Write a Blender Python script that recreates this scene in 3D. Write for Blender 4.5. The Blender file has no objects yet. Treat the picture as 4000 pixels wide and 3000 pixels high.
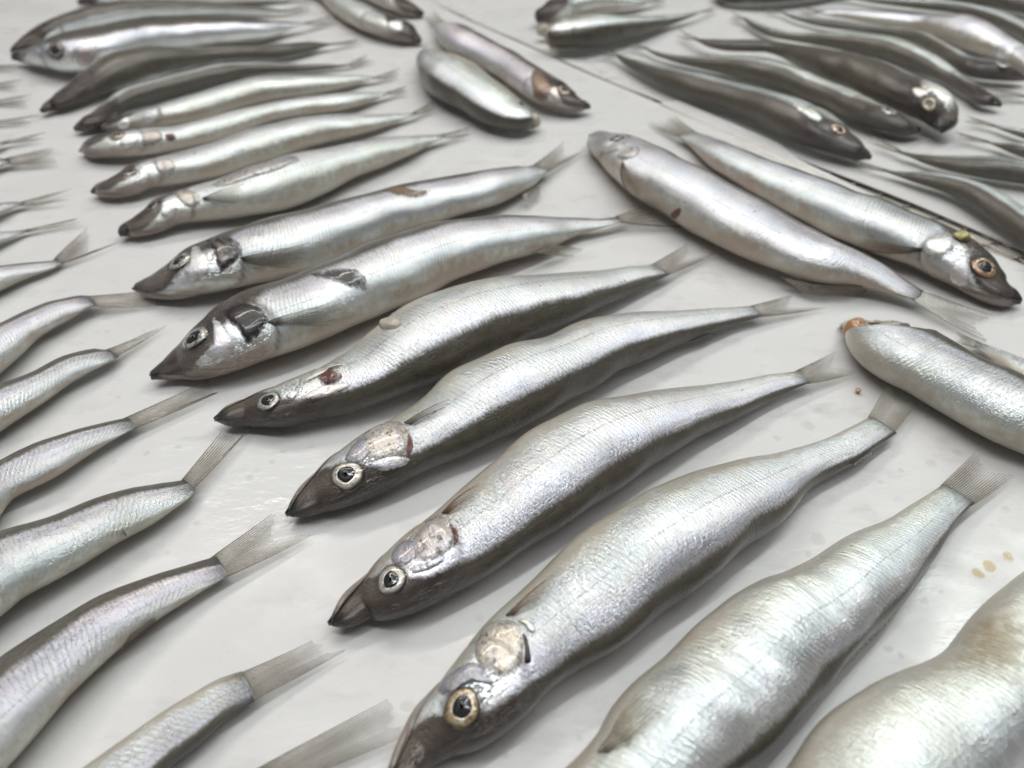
import bpy, math, random
import numpy as np
from mathutils import Vector

random.seed(7)
RNG = np.random.default_rng(7)
SC = bpy.context.scene
COL = SC.collection

# ------------------------------------------------------------------ camera, light, exposure
CAM_H, PITCH = 0.123, math.radians(40.0)
FPX, CX, CY = 3004.0, 2000.0, 1500.0          # the photograph's lens in its own 4000 x 3000 pixels
cd = bpy.data.cameras.new('camera')
cam = bpy.data.objects.new('camera', cd)
COL.objects.link(cam)
cam.location = (0, 0, CAM_H)
cam.rotation_euler = (math.pi / 2 - PITCH, 0, 0)
cd.sensor_width = 36.0
cd.lens = FPX / 4000 * 36.0
cd.clip_start, cd.clip_end = 0.005, 50
cd.dof.use_dof = True
cd.dof.focus_distance = 0.160
cd.dof.aperture_fstop = 17.0
SC.camera = cam

w = bpy.data.worlds.new('World')
SC.world = w
w.use_nodes = True
w.node_tree.nodes['Background'].inputs[0].default_value = (1.0, 0.985, 0.965, 1)
w.node_tree.nodes['Background'].inputs[1].default_value = 0.13


def area(name, loc, aim, sx, sy, watts, col):
    l = bpy.data.lights.new(name, 'AREA')
    l.shape, l.size, l.size_y, l.energy, l.color = 'RECTANGLE', sx, sy, watts, col
    o = bpy.data.objects.new(name, l)
    COL.objects.link(o)
    o.location = loc
    o.rotation_euler = (Vector(aim) - Vector(loc)).to_track_quat('-Z', 'Y').to_euler()
    return o


area('ceiling_panel', (0.0, 0.50, 1.5), (0.0, 0.45, 0), 2.6, 1.7, 7.2, (1.0, 0.985, 0.96))
area('ceiling_tube', (-0.35, 0.95, 1.15), (0, 0.2, 0), 1.3, 0.05, 6.0, (1.0, 0.93, 0.85))
area('ceiling_tube', (0.75, 0.75, 1.15), (0.1, 0.25, 0), 0.05, 1.1, 5.0, (0.91, 1.0, 0.96))
area('ceiling_tube', (-0.05, -0.06, 1.25), (0, 0.15, 0), 1.4, 0.05, 4.2, (0.95, 0.97, 1.0))
area('ceiling_tube', (-0.05, 0.22, 1.25), (0, 0.15, 0), 1.4, 0.05, 4.2, (0.95, 0.97, 1.0))
SC.view_settings.view_transform = 'Standard'
SC.view_settings.look = 'None'
SC.view_settings.exposure = 0.0
SC.view_settings.gamma = 1.0

# ------------------------------------------------------------------ lens arithmetic (photo point -> point on a level plane)
cp, sp = math.cos(PITCH), math.sin(PITCH)


def unproj(p, z=0.0):
    x = (p[0] - CX) / FPX
    y = -(p[1] - CY) / FPX
    d = np.array([x, cp + y * sp, -sp + y * cp])
    t = (z - CAM_H) / d[2]
    return np.array([0, 0, CAM_H]) + d * t


def proj(P):
    P = np.asarray(P, float)
    q = P - np.array([0, 0, CAM_H])
    dep = q[..., 1] * cp - q[..., 2] * sp
    yy = q[..., 1] * sp + q[..., 2] * cp
    return np.stack([CX + FPX * q[..., 0] / dep, CY - FPX * yy / dep], -1), dep


# ------------------------------------------------------------------ node helpers
class NT:
    def __init__(s, name):
        s.m = bpy.data.materials.new(name)
        s.m.use_nodes = True
        s.t = s.m.node_tree
        s.t.nodes.clear()
        s.out = s.t.nodes.new('ShaderNodeOutputMaterial')

    def n(s, typ, **kw):
        nd = s.t.nodes.new(typ)
        for k, v in kw.items():
            setattr(nd, k, v)
        return nd

    def put(s, sock, v):
        if isinstance(v, bpy.types.NodeSocket):
            s.t.links.new(v, sock)
        elif isinstance(v, (tuple, list)) and len(v) == 3 and sock.type == 'RGBA':
            sock.default_value = (*v, 1)
        else:
            sock.default_value = v

    def math(s, op, a, b=0.0, c=None, clamp=False):
        nd = s.n('ShaderNodeMath', operation=op, use_clamp=clamp)
        s.put(nd.inputs[0], a)
        s.put(nd.inputs[1], b)
        if c is not None:
            s.put(nd.inputs[2], c)
        return nd.outputs[0]

    def step(s, x, lo, hi):
        """0 below lo, 1 above hi, smooth between (lo may exceed hi: then it falls)"""
        nd = s.n('ShaderNodeMapRange', interpolation_type='SMOOTHSTEP')
        s.put(nd.inputs[0], x)
        s.put(nd.inputs[1], lo)
        s.put(nd.inputs[2], hi)
        return nd.outputs[0]

    def mix(s, f, a, b, mode='MIX'):
        nd = s.n('ShaderNodeMix', data_type='RGBA', blend_type=mode)
        s.put(nd.inputs[0], f)
        s.put(nd.inputs[6], a)
        s.put(nd.inputs[7], b)
        return nd.outputs[2]

    def attr(s, name):
        return s.n('ShaderNodeAttribute', attribute_name=name)

    def vscale(s, v, sc):
        nd = s.n('ShaderNodeVectorMath', operation='MULTIPLY')
        s.put(nd.inputs[0], v)
        nd.inputs[1].default_value = sc
        return nd.outputs[0]

    def noise(s, v, scale=1.0, detail=3.0, rough=0.55, dist=0.0):
        nd = s.n('ShaderNodeTexNoise')
        s.put(nd.inputs['Vector'], v)
        nd.inputs['Scale'].default_value = scale
        nd.inputs['Detail'].default_value = detail
        nd.inputs['Roughness'].default_value = rough
        nd.inputs['Distortion'].default_value = dist
        return nd.outputs[0]

    def voro(s, v, scale=1.0, feature='F1', rnd=1.0):
        nd = s.n('ShaderNodeTexVoronoi', feature=feature)
        s.put(nd.inputs['Vector'], v)
        nd.inputs['Scale'].default_value = scale
        nd.inputs['Randomness'].default_value = rnd
        return nd.outputs[0]

    def bump(s, h, strength, dist, normal=None):
        nd = s.n('ShaderNodeBump')
        s.put(nd.inputs['Height'], h)
        s.put(nd.inputs['Strength'], strength)
        nd.inputs['Distance'].default_value = dist
        if normal is not None:
            s.put(nd.inputs['Normal'], normal)
        return nd.outputs[0]

    def bsdf(s, **kw):
        nd = s.n('ShaderNodeBsdfPrincipled')
        for k, v in kw.items():
            s.put(nd.inputs[k.replace('_', ' ')], v)
        return nd

    def done(s, sh):
        s.t.links.new(sh, s.out.inputs[0])
        return s.m


def ramp(t, x, stops):
    nd = t.n('ShaderNodeValToRGB')
    t.put(nd.inputs[0], x)
    e = nd.color_ramp.elements
    while len(e) < len(stops):
        e.new(0.5)
    for el, (p, c) in zip(e, stops):
        el.position, el.color = p, (*c, 1)
    return nd.outputs[0]


# ------------------------------------------------------------------ materials
def skin_material():
    """object colour: r = where the dark back ends (0 back .. 1 belly), g = green (1) to lavender (0), b = pinkness, a = silver strength"""
    t = NT('fish_skin')
    th = t.attr('th').outputs['Fac']
    u = t.attr('u').outputs['Fac']
    pc = t.attr('pc').outputs['Vector']
    ed = t.attr('ed').outputs['Fac']
    oi = t.n('ShaderNodeObjectInfo')
    sep = t.n('ShaderNodeSeparateColor')
    t.put(sep.inputs[0], oi.outputs['Color'])
    r, g, b = sep.outputs[0], sep.outputs[1], sep.outputs[2]
    sil = oi.outputs['Alpha']
    n_big = t.noise(pc, 0.09, 2)
    n_mid = t.noise(pc, 0.42, 3)
    n_fine = t.noise(t.vscale(pc, (1.9, 0.75, 1)), 1.0, 3, 0.6)
    # head (u < ~.2) masks
    uw = t.math('ADD', u, t.math('MULTIPLY', t.math('SUBTRACT', n_mid, 0.5), 0.035))
    head = t.step(uw, 0.235, 0.14)
    snout = t.step(uw, 0.15, 0.05)
    # edge of the dark back, ragged along the scale rows
    edge = t.math('ADD', r, t.math('MULTIPLY', t.math('SUBTRACT', n_big, 0.5), 0.10))
    edge = t.math('ADD', edge, t.math('MULTIPLY', t.math('SUBTRACT', n_fine, 0.5), 0.09))
    edge = t.math('ADD', edge, t.math('MULTIPLY', head, 0.10))
    edge = t.math('ADD', edge, t.math('MULTIPLY', snout, 0.42))
    back = t.step(t.math('SUBTRACT', th, edge), 0.055, -0.045)
    # belly
    bs = t.attr('bs').outputs['Fac']
    bth = t.math('SUBTRACT', th, bs)
    bel = t.step(t.math('ADD', bth, t.math('MULTIPLY', t.math('SUBTRACT', t.math('ADD', n_mid, t.math('MULTIPLY', n_big, 0.8)), 0.9), 0.26)), 0.0, 0.22)
    # back colour: olive brown with black chromatophore dots
    dots = t.step(t.voro(t.vscale(pc, (2.4, 2.4, 1)), 1.0), 0.34, 0.18)
    c_back = t.mix(n_mid, (0.052, 0.046, 0.036), (0.130, 0.117, 0.091))
    c_back = t.mix(t.math('MULTIPLY', dots, 0.5), c_back, (0.025, 0.022, 0.018))
    c_head = t.mix(t.noise(pc, 0.3, 4, 0.6), (0.005, 0.004, 0.003), (0.056, 0.032, 0.022))
    c_head = t.mix(t.math('MULTIPLY', t.step(th, 0.22, 0.48), t.step(n_big, 0.30, 0.62)), c_head, (0.11, 0.088, 0.070))
    c_back = t.mix(head, c_back, c_head)
    # flank: silver with a nacre drift
    hue = t.math('ADD', t.math('MULTIPLY', t.math('SUBTRACT', n_big, 0.5), 0.75), g)
    hue = t.math('ADD', hue, t.math('MULTIPLY', t.math('SUBTRACT', th, 0.42), 1.3))
    hue = t.math('ADD', hue, t.math('MULTIPLY', t.math('SUBTRACT', n_mid, 0.5), 0.35))
    c_fl = ramp(t, hue, [(0.0, (0.86, 0.79, 0.83)), (0.3, (0.79, 0.81, 0.89)), (0.5, (0.85, 0.85, 0.85)),
                         (0.7, (0.80, 0.86, 0.88)), (1.0, (0.83, 0.87, 0.80))])
    rows = t.voro(t.vscale(pc, (1.25, 1.9, 1)), 1.0, 'F1', 0.4)
    fdots = t.math('MULTIPLY', t.step(rows, 0.28, 0.14), t.step(t.math('SUBTRACT', th, edge), 0.26, 0.03))
    c_fl = t.mix(t.math('MULTIPLY', fdots, 0.7), c_fl, (0.05, 0.05, 0.055))
    dull = t.step(t.noise(pc, 0.16, 4, 0.65), 0.52, 0.68)
    c_fl = t.mix(t.math('MULTIPLY', dull, 0.12), c_fl, (0.46, 0.44, 0.42))
    # lateral line
    slant = t.n('ShaderNodeVectorMath', operation='DOT_PRODUCT')
    t.put(slant.inputs[0], pc)
    slant.inputs[1].default_value = (1.0, 0.42, 0.0)
    cmb = t.n('ShaderNodeCombineXYZ')
    t.put(cmb.inputs[0], slant.outputs['Value'])
    sx = t.n('ShaderNodeSeparateXYZ')
    t.put(sx.inputs[0], pc)
    t.put(cmb.inputs[1], sx.outputs[1])
    t.put(cmb.inputs[2], sx.outputs[2])
    wav = t.n('ShaderNodeTexWave', wave_type='BANDS', bands_direction='X')
    t.put(wav.inputs['Vector'], cmb.outputs[0])
    wav.inputs['Scale'].default_value = 0.30
    wav.inputs['Distortion'].default_value = 5.5
    wav.inputs['Detail'].default_value = 3.0
    wav.inputs['Detail Scale'].default_value = 0.8
    lines = wav.outputs['Fac']
    c_fl = t.mix(t.math('MULTIPLY', t.step(lines, 0.30, 0.02), t.math('MULTIPLY', t.step(n_big, 0.44, 0.62), 0.36)), c_fl, (0.26, 0.25, 0.25))
    strk = t.noise(t.vscale(pc, (3.0, 0.35, 1)), 1.0, 4, 0.7)
    c_fl = t.mix(t.math('MULTIPLY', t.step(strk, 0.50, 0.70), 0.40), c_fl, (0.30, 0.29, 0.29))
    ll = t.math('ABSOLUTE', t.math('SUBTRACT', th, 0.47))
    ll = t.math('MULTIPLY', t.step(ll, 0.010, 0.003), t.step(t.noise(pc, 2.2, 1), 0.42, 0.55))
    c_fl = t.mix(t.math('MULTIPLY', ll, 0.4), c_fl, (0.16, 0.15, 0.15))
    # belly: milky, pinker or yellower
    c_be = t.mix(n_mid, (0.56, 0.54, 0.475), (0.44, 0.405, 0.325))
    c_be = t.mix(t.math('MULTIPLY', b, t.step(n_big, 0.35, 0.65)), c_be, (0.44, 0.27, 0.20))
    c_be = t.mix(t.math('MULTIPLY', snout, 0.8), c_be, (0.16, 0.12, 0.10))
    c_be = t.mix(t.math('MULTIPLY', head, 0.35), c_be, (0.34, 0.27, 0.24))
    col = t.mix(bel, c_fl, c_be)
    col = t.mix(back, col, c_back)
    # dark root of the tail, dark orbit, black lips
    tail = t.math('MULTIPLY', t.step(uw, 0.960, 1.0), t.math('ADD', 0.15, t.math('MULTIPLY', n_fine, 0.9)), clamp=True)
    col = t.mix(tail, col, (0.05, 0.055, 0.06))
    col = t.mix(t.math('MULTIPLY', t.step(t.math('ADD', ed, t.math('MULTIPLY', n_mid, 0.5)), 1.75, 1.15), 0.75), col, (0.03, 0.025, 0.024))
    col = t.mix(t.step(uw, 0.028, 0.006), col, (0.010, 0.009, 0.009))
    # metal share
    met = t.math('MULTIPLY', t.math('SUBTRACT', 1.0, back), t.math('SUBTRACT', 1.0, t.math('MULTIPLY', bel, 0.72)))
    met = t.math('MULTIPLY', met, t.math('SUBTRACT', 1.0, t.math('MULTIPLY', snout, 0.9)))
    met = t.math('MULTIPLY', met, sil)
    met = t.math('MULTIPLY', met, t.math('SUBTRACT', 1.0, t.math('MULTIPLY', fdots, 0.6)))
    met = t.math('ADD', t.math('MULTIPLY', met, 0.9), 0.02)
    # relief: scale rows, fine slanting wrinkles, dents
    wr = t.noise(t.vscale(pc, (2.6, 0.55, 1)), 0.9, 4, 0.65, 0.6)
    wr2 = t.noise(t.vscale(pc, (3.4, 0.8, 1)), 1.0, 4, 0.7, 0.15)
    h = t.math('ADD', t.math('MULTIPLY', wr, 0.30), t.math('MULTIPLY', lines, t.math('MULTIPLY', t.step(t.noise(pc, 0.11, 2), 0.45, 0.62), 0.22)))
    h = t.math('ADD', h, t.math('MULTIPLY', wr2, 1.25))
    h = t.math('ADD', h, t.math('MULTIPLY', rows, 0.22))
    h = t.math('MULTIPLY', h, t.math('ADD', 0.75, t.math('MULTIPLY', n_big, 0.5)))
    h = t.math('MULTIPLY', h, t.math('SUBTRACT', 1.0, t.math('MULTIPLY', back, 0.88)))
    h = t.math('MULTIPLY', h, t.math('SUBTRACT', 1.0, t.math('MULTIPLY', head, 0.75)))
    h = t.math('MULTIPLY', h, t.math('SUBTRACT', 1.0, t.math('MULTIPLY', bel, 0.6)))
    h = t.math('ADD', h, t.math('MULTIPLY', t.noise(pc, 0.16, 2), 0.25))
    fleck = t.math('MULTIPLY', t.step(t.noise(t.vscale(pc, (1.0, 1.7, 1)), 1.1, 2), 0.50, 0.66), t.step(n_big, 0.44, 0.56))
    h = t.math('ADD', h, t.math('MULTIPLY', fleck, t.math('MULTIPLY', t.math('MAXIMUM', head, t.math('MULTIPLY', back, 0.35)), 1.3)))
    nb = t.bump(h, 0.52, 0.0006)
    wetn = t.noise(pc, 1.5, 3, 0.6)
    wet = t.bump(t.math('MULTIPLY', wetn, t.math('ADD', 0.25, t.math('MULTIPLY', head, 1.0))), 1.0, 0.0012)
    gs = t.attr('gs').outputs['Fac']
    col = t.mix(t.math('MULTIPLY', gs, t.math('ADD', 0.35, t.math('MULTIPLY', n_mid, 0.8)), clamp=True), col, (0.045, 0.022, 0.016))
    met = t.math('MULTIPLY', met, t.math('SUBTRACT', 1.0, gs))
    rough = t.math('ADD', 0.242, t.math('MULTIPLY', n_mid, 0.11))
    p = t.bsdf(Base_Color=col, Metallic=met, Roughness=rough, Normal=nb, Coat_Weight=t.math('ADD', 0.42, t.math('MULTIPLY', head, 0.5)), Coat_Roughness=0.08,
               Coat_Normal=wet, Coat_IOR=1.42)
    p.inputs['Subsurface Weight'].default_value = 0.0
    return t.done(p.outputs[0])


def fin_material():
    t = NT('fin_membrane')
    k = t.attr('k').outputs['Fac']          # across the fin, in rays
    l = t.attr('l').outputs['Fac']          # 0 root .. 1 tip
    pc = t.attr('pc').outputs['Vector']
    oi = t.n('ShaderNodeObjectInfo')
    fr = t.math('FRACT', k)
    tri = t.math('ABSOLUTE', t.math('SUBTRACT', fr, 0.5))
    ray = t.step(tri, 0.24, 0.10)
    seg = t.step(t.noise(t.vscale(pc, (1, 1, 1)), 2.6, 2), 0.42, 0.60)
    n = t.noise(pc, 0.5, 3)
    spk = t.step(t.voro(pc, 2.6), 0.30, 0.15)
    dark = t.math('MULTIPLY', t.step(l, 0.22, 0.0), 0.8)
    col = t.mix(n, (0.25, 0.205, 0.14), (0.46, 0.41, 0.31))
    col = t.mix(t.math('MULTIPLY', ray, t.math('ADD', 0.5, t.math('MULTIPLY', seg, 0.45))), col, (0.055, 0.047, 0.037))
    col = t.mix(t.math('MULTIPLY', spk, 0.55), col, (0.03, 0.027, 0.024))
    col = t.mix(dark, col, (0.045, 0.045, 0.042))
    col = t.mix(1.0, col, oi.outputs['Color'], 'MULTIPLY')
    a = t.math('ADD', 0.27, t.math('MULTIPLY', ray, 0.55))
    a = t.math('ADD', a, t.math('MULTIPLY', t.step(l, 0.35, 0.0), 0.45))
    a = t.math('MULTIPLY', a, t.math('SUBTRACT', 1.0, t.math('MULTIPLY', t.step(t.math('ADD', l, t.math('MULTIPLY', t.math('SUBTRACT', n, 0.5), 0.5)), 0.45, 1.05), 0.75)))
    kn = t.attr('kn').outputs['Fac']
    lobe = t.math('ABSOLUTE', t.math('SUBTRACT', t.math('MULTIPLY', kn, 2.0), 1.0))
    a = t.math('MULTIPLY', a, t.math('ADD', 0.55, t.math('MULTIPLY', lobe, 0.45)))
    a = t.math('MULTIPLY', a, t.math('ADD', 0.6, t.math('MULTIPLY', n, 0.8)), clamp=True)
    nb = t.bump(t.math('ADD', ray, t.math('MULTIPLY', n, 1.2)), 0.5, 0.0003)
    p = t.bsdf(Base_Color=col, Roughness=0.28, Normal=nb, Alpha=a, Coat_Weight=0.4, Coat_Roughness=0.1)
    return t.done(p.outputs[0])


def plate_material():
    """gill covers and cheeks: object colour is the plate's own colour, alpha how much black pigment shows through"""
    t = NT('gill_plate')
    pc = t.attr('pc').outputs['Vector']
    oi = t.n('ShaderNodeObjectInfo')
    n1 = t.noise(pc, 0.55, 4, 0.65)
    n2 = t.noise(t.vscale(pc, (3.0, 0.9, 1)), 1.0, 3, 0.6)
    tint = ramp(t, n1, [(0.25, (0.62, 0.60, 0.58)), (0.45, (0.84, 0.85, 0.88)), (0.58, (0.90, 0.84, 0.76)), (0.8, (0.70, 0.73, 0.78))])
    col = t.mix(1.0, tint, oi.outputs['Color'], 'MULTIPLY')
    blk = t.step(t.math('ADD', t.noise(pc, 0.75, 5, 0.7), oi.outputs['Alpha']), 0.80, 1.02)
    dots = t.math('MULTIPLY', t.step(t.voro(pc, 1.6), 0.18, 0.10), 0.35)
    blk = t.math('MAXIMUM', blk, dots)
    col = t.mix(blk, col, (0.016, 0.013, 0.012))
    met = t.math('MULTIPLY', t.math('SUBTRACT', 1.0, blk), 0.55)
    h = t.math('ADD', t.math('MULTIPLY', n1, 1.3), t.math('MULTIPLY', n2, 0.6))
    l = t.attr('l').outputs['Fac']
    al = t.step(t.math('ADD', l, t.math('MULTIPLY', t.math('SUBTRACT', t.noise(pc, 0.8, 5, 0.7), 0.5), 1.5)), 1.12, 0.60)
    p = t.bsdf(Base_Color=col, Metallic=met, Roughness=0.36, Normal=t.bump(h, 0.45, 0.0005), Coat_Weight=0.5, Coat_Roughness=0.08, Alpha=al)
    return t.done(p.outputs[0])


def iris_material():
    t = NT('eye_iris')
    pc = t.attr('pc').outputs['Vector']
    l = t.attr('l').outputs['Fac']
    oi = t.n('ShaderNodeObjectInfo')
    n = t.noise(pc, 1.1, 4, 0.65)
    col = t.mix(t.step(n, 0.50, 0.66), oi.outputs['Color'], (0.60, 0.58, 0.54))
    col = t.mix(t.math('MULTIPLY', t.step(n, 0.52, 0.38), 0.85), col, (0.11, 0.08, 0.055))
    col = t.mix(t.step(t.math('ADD', l, t.math('MULTIPLY', t.math('SUBTRACT', n, 0.5), 0.5)), 0.80, 1.02), col, (0.03, 0.028, 0.026))
    col = t.mix(t.math('MULTIPLY', t.step(l, 0.60, 0.53), 0.75), col, (0.05, 0.04, 0.03))
    p = t.bsdf(Base_Color=col, Metallic=0.35, Roughness=0.3, Normal=t.bump(n, 0.4, 0.0002), Coat_Weight=1.0, Coat_Roughness=0.03)
    return t.done(p.outputs[0])


def simple(name, col, rough=0.4, metallic=0.0, coat=0.0, var=0.25, scale=400, bump=0.3, bdist=0.0003, sss=0.0):
    t = NT(name)
    tc = t.n('ShaderNodeTexCoord').outputs['Object']
    n = t.noise(tc, scale, 4, 0.6)
    c = t.mix(n, tuple(x * (1 - var) for x in col), tuple(min(1, x * (1 + var)) for x in col))
    p = t.bsdf(Base_Color=c, Roughness=rough, Metallic=metallic, Coat_Weight=coat, Coat_Roughness=0.06,
               Normal=t.bump(n, bump, bdist))
    return t.done(p.outputs[0])


def stain(name, c1, c2, rough=0.3, amount=0.9, soft=0.5):
    """raw or discoloured patch in the skin, ragged and fading out at its rim"""
    t = NT(name)
    pc = t.attr('pc').outputs['Vector']
    l = t.attr('l').outputs['Fac']
    n = t.noise(pc, 0.8, 5, 0.65)
    col = t.mix(n, c1, c2)
    al = t.step(t.math('ADD', l, t.math('MULTIPLY', t.math('SUBTRACT', n, 0.5), 1.3)), 1.05, 1.05 - soft)
    p = t.bsdf(Base_Color=col, Roughness=rough, Normal=t.bump(n, 0.9, 0.0008), Coat_Weight=0.6, Coat_Roughness=0.08,
               Alpha=t.math('MULTIPLY', al, amount))
    return t.done(p.outputs[0])


def paper_material():
    t = NT('wet_white_paper')
    g = t.n('ShaderNodeNewGeometry').outputs['Position']
    n1 = t.noise(g, 22, 4, 0.55)
    n2 = t.noise(t.vscale(g, (1, 1.8, 1)), 75, 4, 0.6)
    n3 = t.noise(g, 900, 3, 0.6)
    col = t.mix(t.step(n1, 0.35, 0.68), (0.62, 0.614, 0.60), (0.705, 0.70, 0.688))
    col = t.mix(t.math('MULTIPLY', t.step(n2, 0.52, 0.70), 0.5), col, (0.52, 0.515, 0.505))
    sp = t.step(t.voro(g, 260), 0.10, 0.05)
    col = t.mix(t.math('MULTIPLY', sp, 0.18), col, (0.42, 0.41, 0.40))
    wetm = t.step(n1, 0.42, 0.62)
    rough = t.math('SUBTRACT', 0.42, t.math('MULTIPLY', wetm, 0.26))
    h = t.math('ADD', t.math('MULTIPLY', n2, 1.0), t.math('MULTIPLY', n3, 0.10))
    nb = t.bump(h, 0.35, 0.0008)
    p = t.bsdf(Base_Color=col, Roughness=rough, Normal=nb, Specular_IOR_Level=0.5)
    return t.done(p.outputs[0])


def drop_material(name, col, dens):
    t = NT(name)
    tr, gl, mx, fr = t.n('ShaderNodeBsdfTransparent'), t.n('ShaderNodeBsdfGlossy'), t.n('ShaderNodeMixShader'), t.n('ShaderNodeFresnel')
    tr.inputs[0].default_value = (*col, 1)
    gl.inputs['Roughness'].default_value = 0.05
    fr.inputs['IOR'].default_value = dens
    t.put(mx.inputs[0], t.math('MULTIPLY', fr.outputs[0], t.math('SUBTRACT', 1.0, t.n('ShaderNodeNewGeometry').outputs['Backfacing'])))
    t.put(mx.inputs[1], tr.outputs[0])
    t.put(mx.inputs[2], gl.outputs[0])
    return t.done(mx.outputs[0])


M = dict(raw=stain('raw_wound', (0.05, .012, .01), (.22, .06, .045)), tear=stain('torn_brown', (.10, .06, .03), (.36, .26, .17), .3, .85),
         soot=stain('dark_patch', (.012, .012, .012), (.10, .09, .085), .3, .85, .7), juice=stain('amber_skin', (.34, .22, .08), (.52, .44, .28), .25, .5, .8),
         skin=skin_material(), fin=fin_material(), plate=plate_material(), iris=iris_material(),
         pupil=simple('eye_pupil', (0.016, 0.018, 0.021), 0.12, 0, 1.0, 0.3, 500, 0.05),
         paper=paper_material(),
         flesh=simple('raw_flesh', (0.13, 0.030, 0.022), 0.25, 0, 0.8, 0.6, 500, 0.8, 0.0008),
         roe=simple('orange_innards', (0.42, 0.22, 0.11), 0.3, 0, 0.7, 0.35, 350, 0.8, 0.0008),
         yolk=simple('yellow_scrap', (0.46, 0.40, 0.16), 0.35, 0, 0.6, 0.3, 400, 0.9, 0.0008),
         rim=simple('pale_cut_flesh', (0.44, 0.40, 0.32), 0.3, 0, 0.6, 0.3, 420, 0.8, 0.0006),
         cavity=simple('dark_cavity', (0.030, 0.018, 0.015), 0.35, 0, 0.5, 0.5, 600, 0.8, 0.0008),
         wire=simple('wire_steel', (0.42, 0.40, 0.37), 0.28, 0.9, 0, 0.2, 300, 0.1),
         tray=simple('tray_metal', (0.55, 0.52, 0.46), 0.45, 0.2, 0, 0.12, 60, 0.1),
         drop=drop_material('water', (0.982, 0.98, 0.976), 1.42),
         amber=drop_material('amber_juice', (0.96, 0.925, 0.85), 1.42),
         bead=simple('black_bead', (0.02, 0.018, 0.015), 0.15, 0, 1.0, 0.3, 500, 0.1))


# ------------------------------------------------------------------ object helpers
def mesh_obj(name, V, F, mat, parent=None, attrs=None, color=None, origin=None, smooth=True, mats=None, midx=None):
    V = np.asarray(V, float)
    if origin is not None:
        V = V - np.asarray(origin)
    me = bpy.data.meshes.new(name)
    me.from_pydata(V.tolist(), [], F)
    me.update()
    if smooth:
        me.polygons.foreach_set('use_smooth', [True] * len(me.polygons))
    for k, (typ, arr) in (attrs or {}).items():
        a = me.attributes.new(k, typ, 'POINT')
        arr = np.asarray(arr, np.float32).ravel()
        a.data.foreach_set('vector' if typ == 'FLOAT_VECTOR' else 'value', arr)
    for m in (mats or [mat]):
        me.materials.append(m)
    if midx is not None:
        me.polygons.foreach_set('material_index', midx)
    o = bpy.data.objects.new(name, me)
    COL.objects.link(o)
    if parent is not None:
        o.parent = parent
    if color is not None:
        o.color = color
    return o


def tag(o, label, cat, group=None, kind=None):
    o['label'] = label
    o['category'] = cat
    if group:
        o['group'] = group
    if kind:
        o['kind'] = kind
    return o


def grid_faces(ni, nj, wrap=False, off=0):
    F = []
    for i in range(ni - 1):
        for j in range(nj if wrap else nj - 1):
            k = (j + 1) % nj
            F.append((off + i * nj + j, off + (i + 1) * nj + j, off + (i + 1) * nj + k, off + i * nj + k))
    return F


def pchip(x, y, xi):
    x, y, xi = map(lambda q: np.asarray(q, float), (x, y, xi))
    h = np.diff(x)
    d = np.diff(y) / h
    m = np.zeros_like(y)
    m[0], m[-1] = d[0], d[-1]
    for i in range(1, len(y) - 1):
        if d[i - 1] * d[i] > 0:
            w1, w2 = 2 * h[i] + h[i - 1], h[i] + 2 * h[i - 1]
            m[i] = (w1 + w2) / (w1 / d[i - 1] + w2 / d[i])
    k = np.clip(np.searchsorted(x, xi) - 1, 0, len(h) - 1)
    s = (xi - x[k]) / h[k]
    return ((1 + 2 * s) * (1 - s) ** 2 * y[k] + s * (1 - s) ** 2 * h[k] * m[k]
            + s * s * (3 - 2 * s) * y[k + 1] + s * s * (s - 1) * h[k] * m[k + 1])


def cubic(x, y, xi):
    """Catmull-Rom through (x, y) with unequal steps"""
    x, y, xi = map(lambda q: np.asarray(q, float), (x, y, xi))
    h = np.diff(x)
    d = np.diff(y) / h
    m = np.zeros_like(y)
    m[0], m[-1] = d[0], d[-1]
    m[1:-1] = (d[:-1] * h[1:] + d[1:] * h[:-1]) / (h[1:] + h[:-1])
    k = np.clip(np.searchsorted(x, xi) - 1, 0, len(h) - 1)
    s = (xi - x[k]) / h[k]
    return ((1 + 2 * s) * (1 - s) ** 2 * y[k] + s * (1 - s) ** 2 * h[k] * m[k]
            + s * s * (3 - 2 * s) * y[k + 1] + s * s * (s - 1) * h[k] * m[k + 1])


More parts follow.
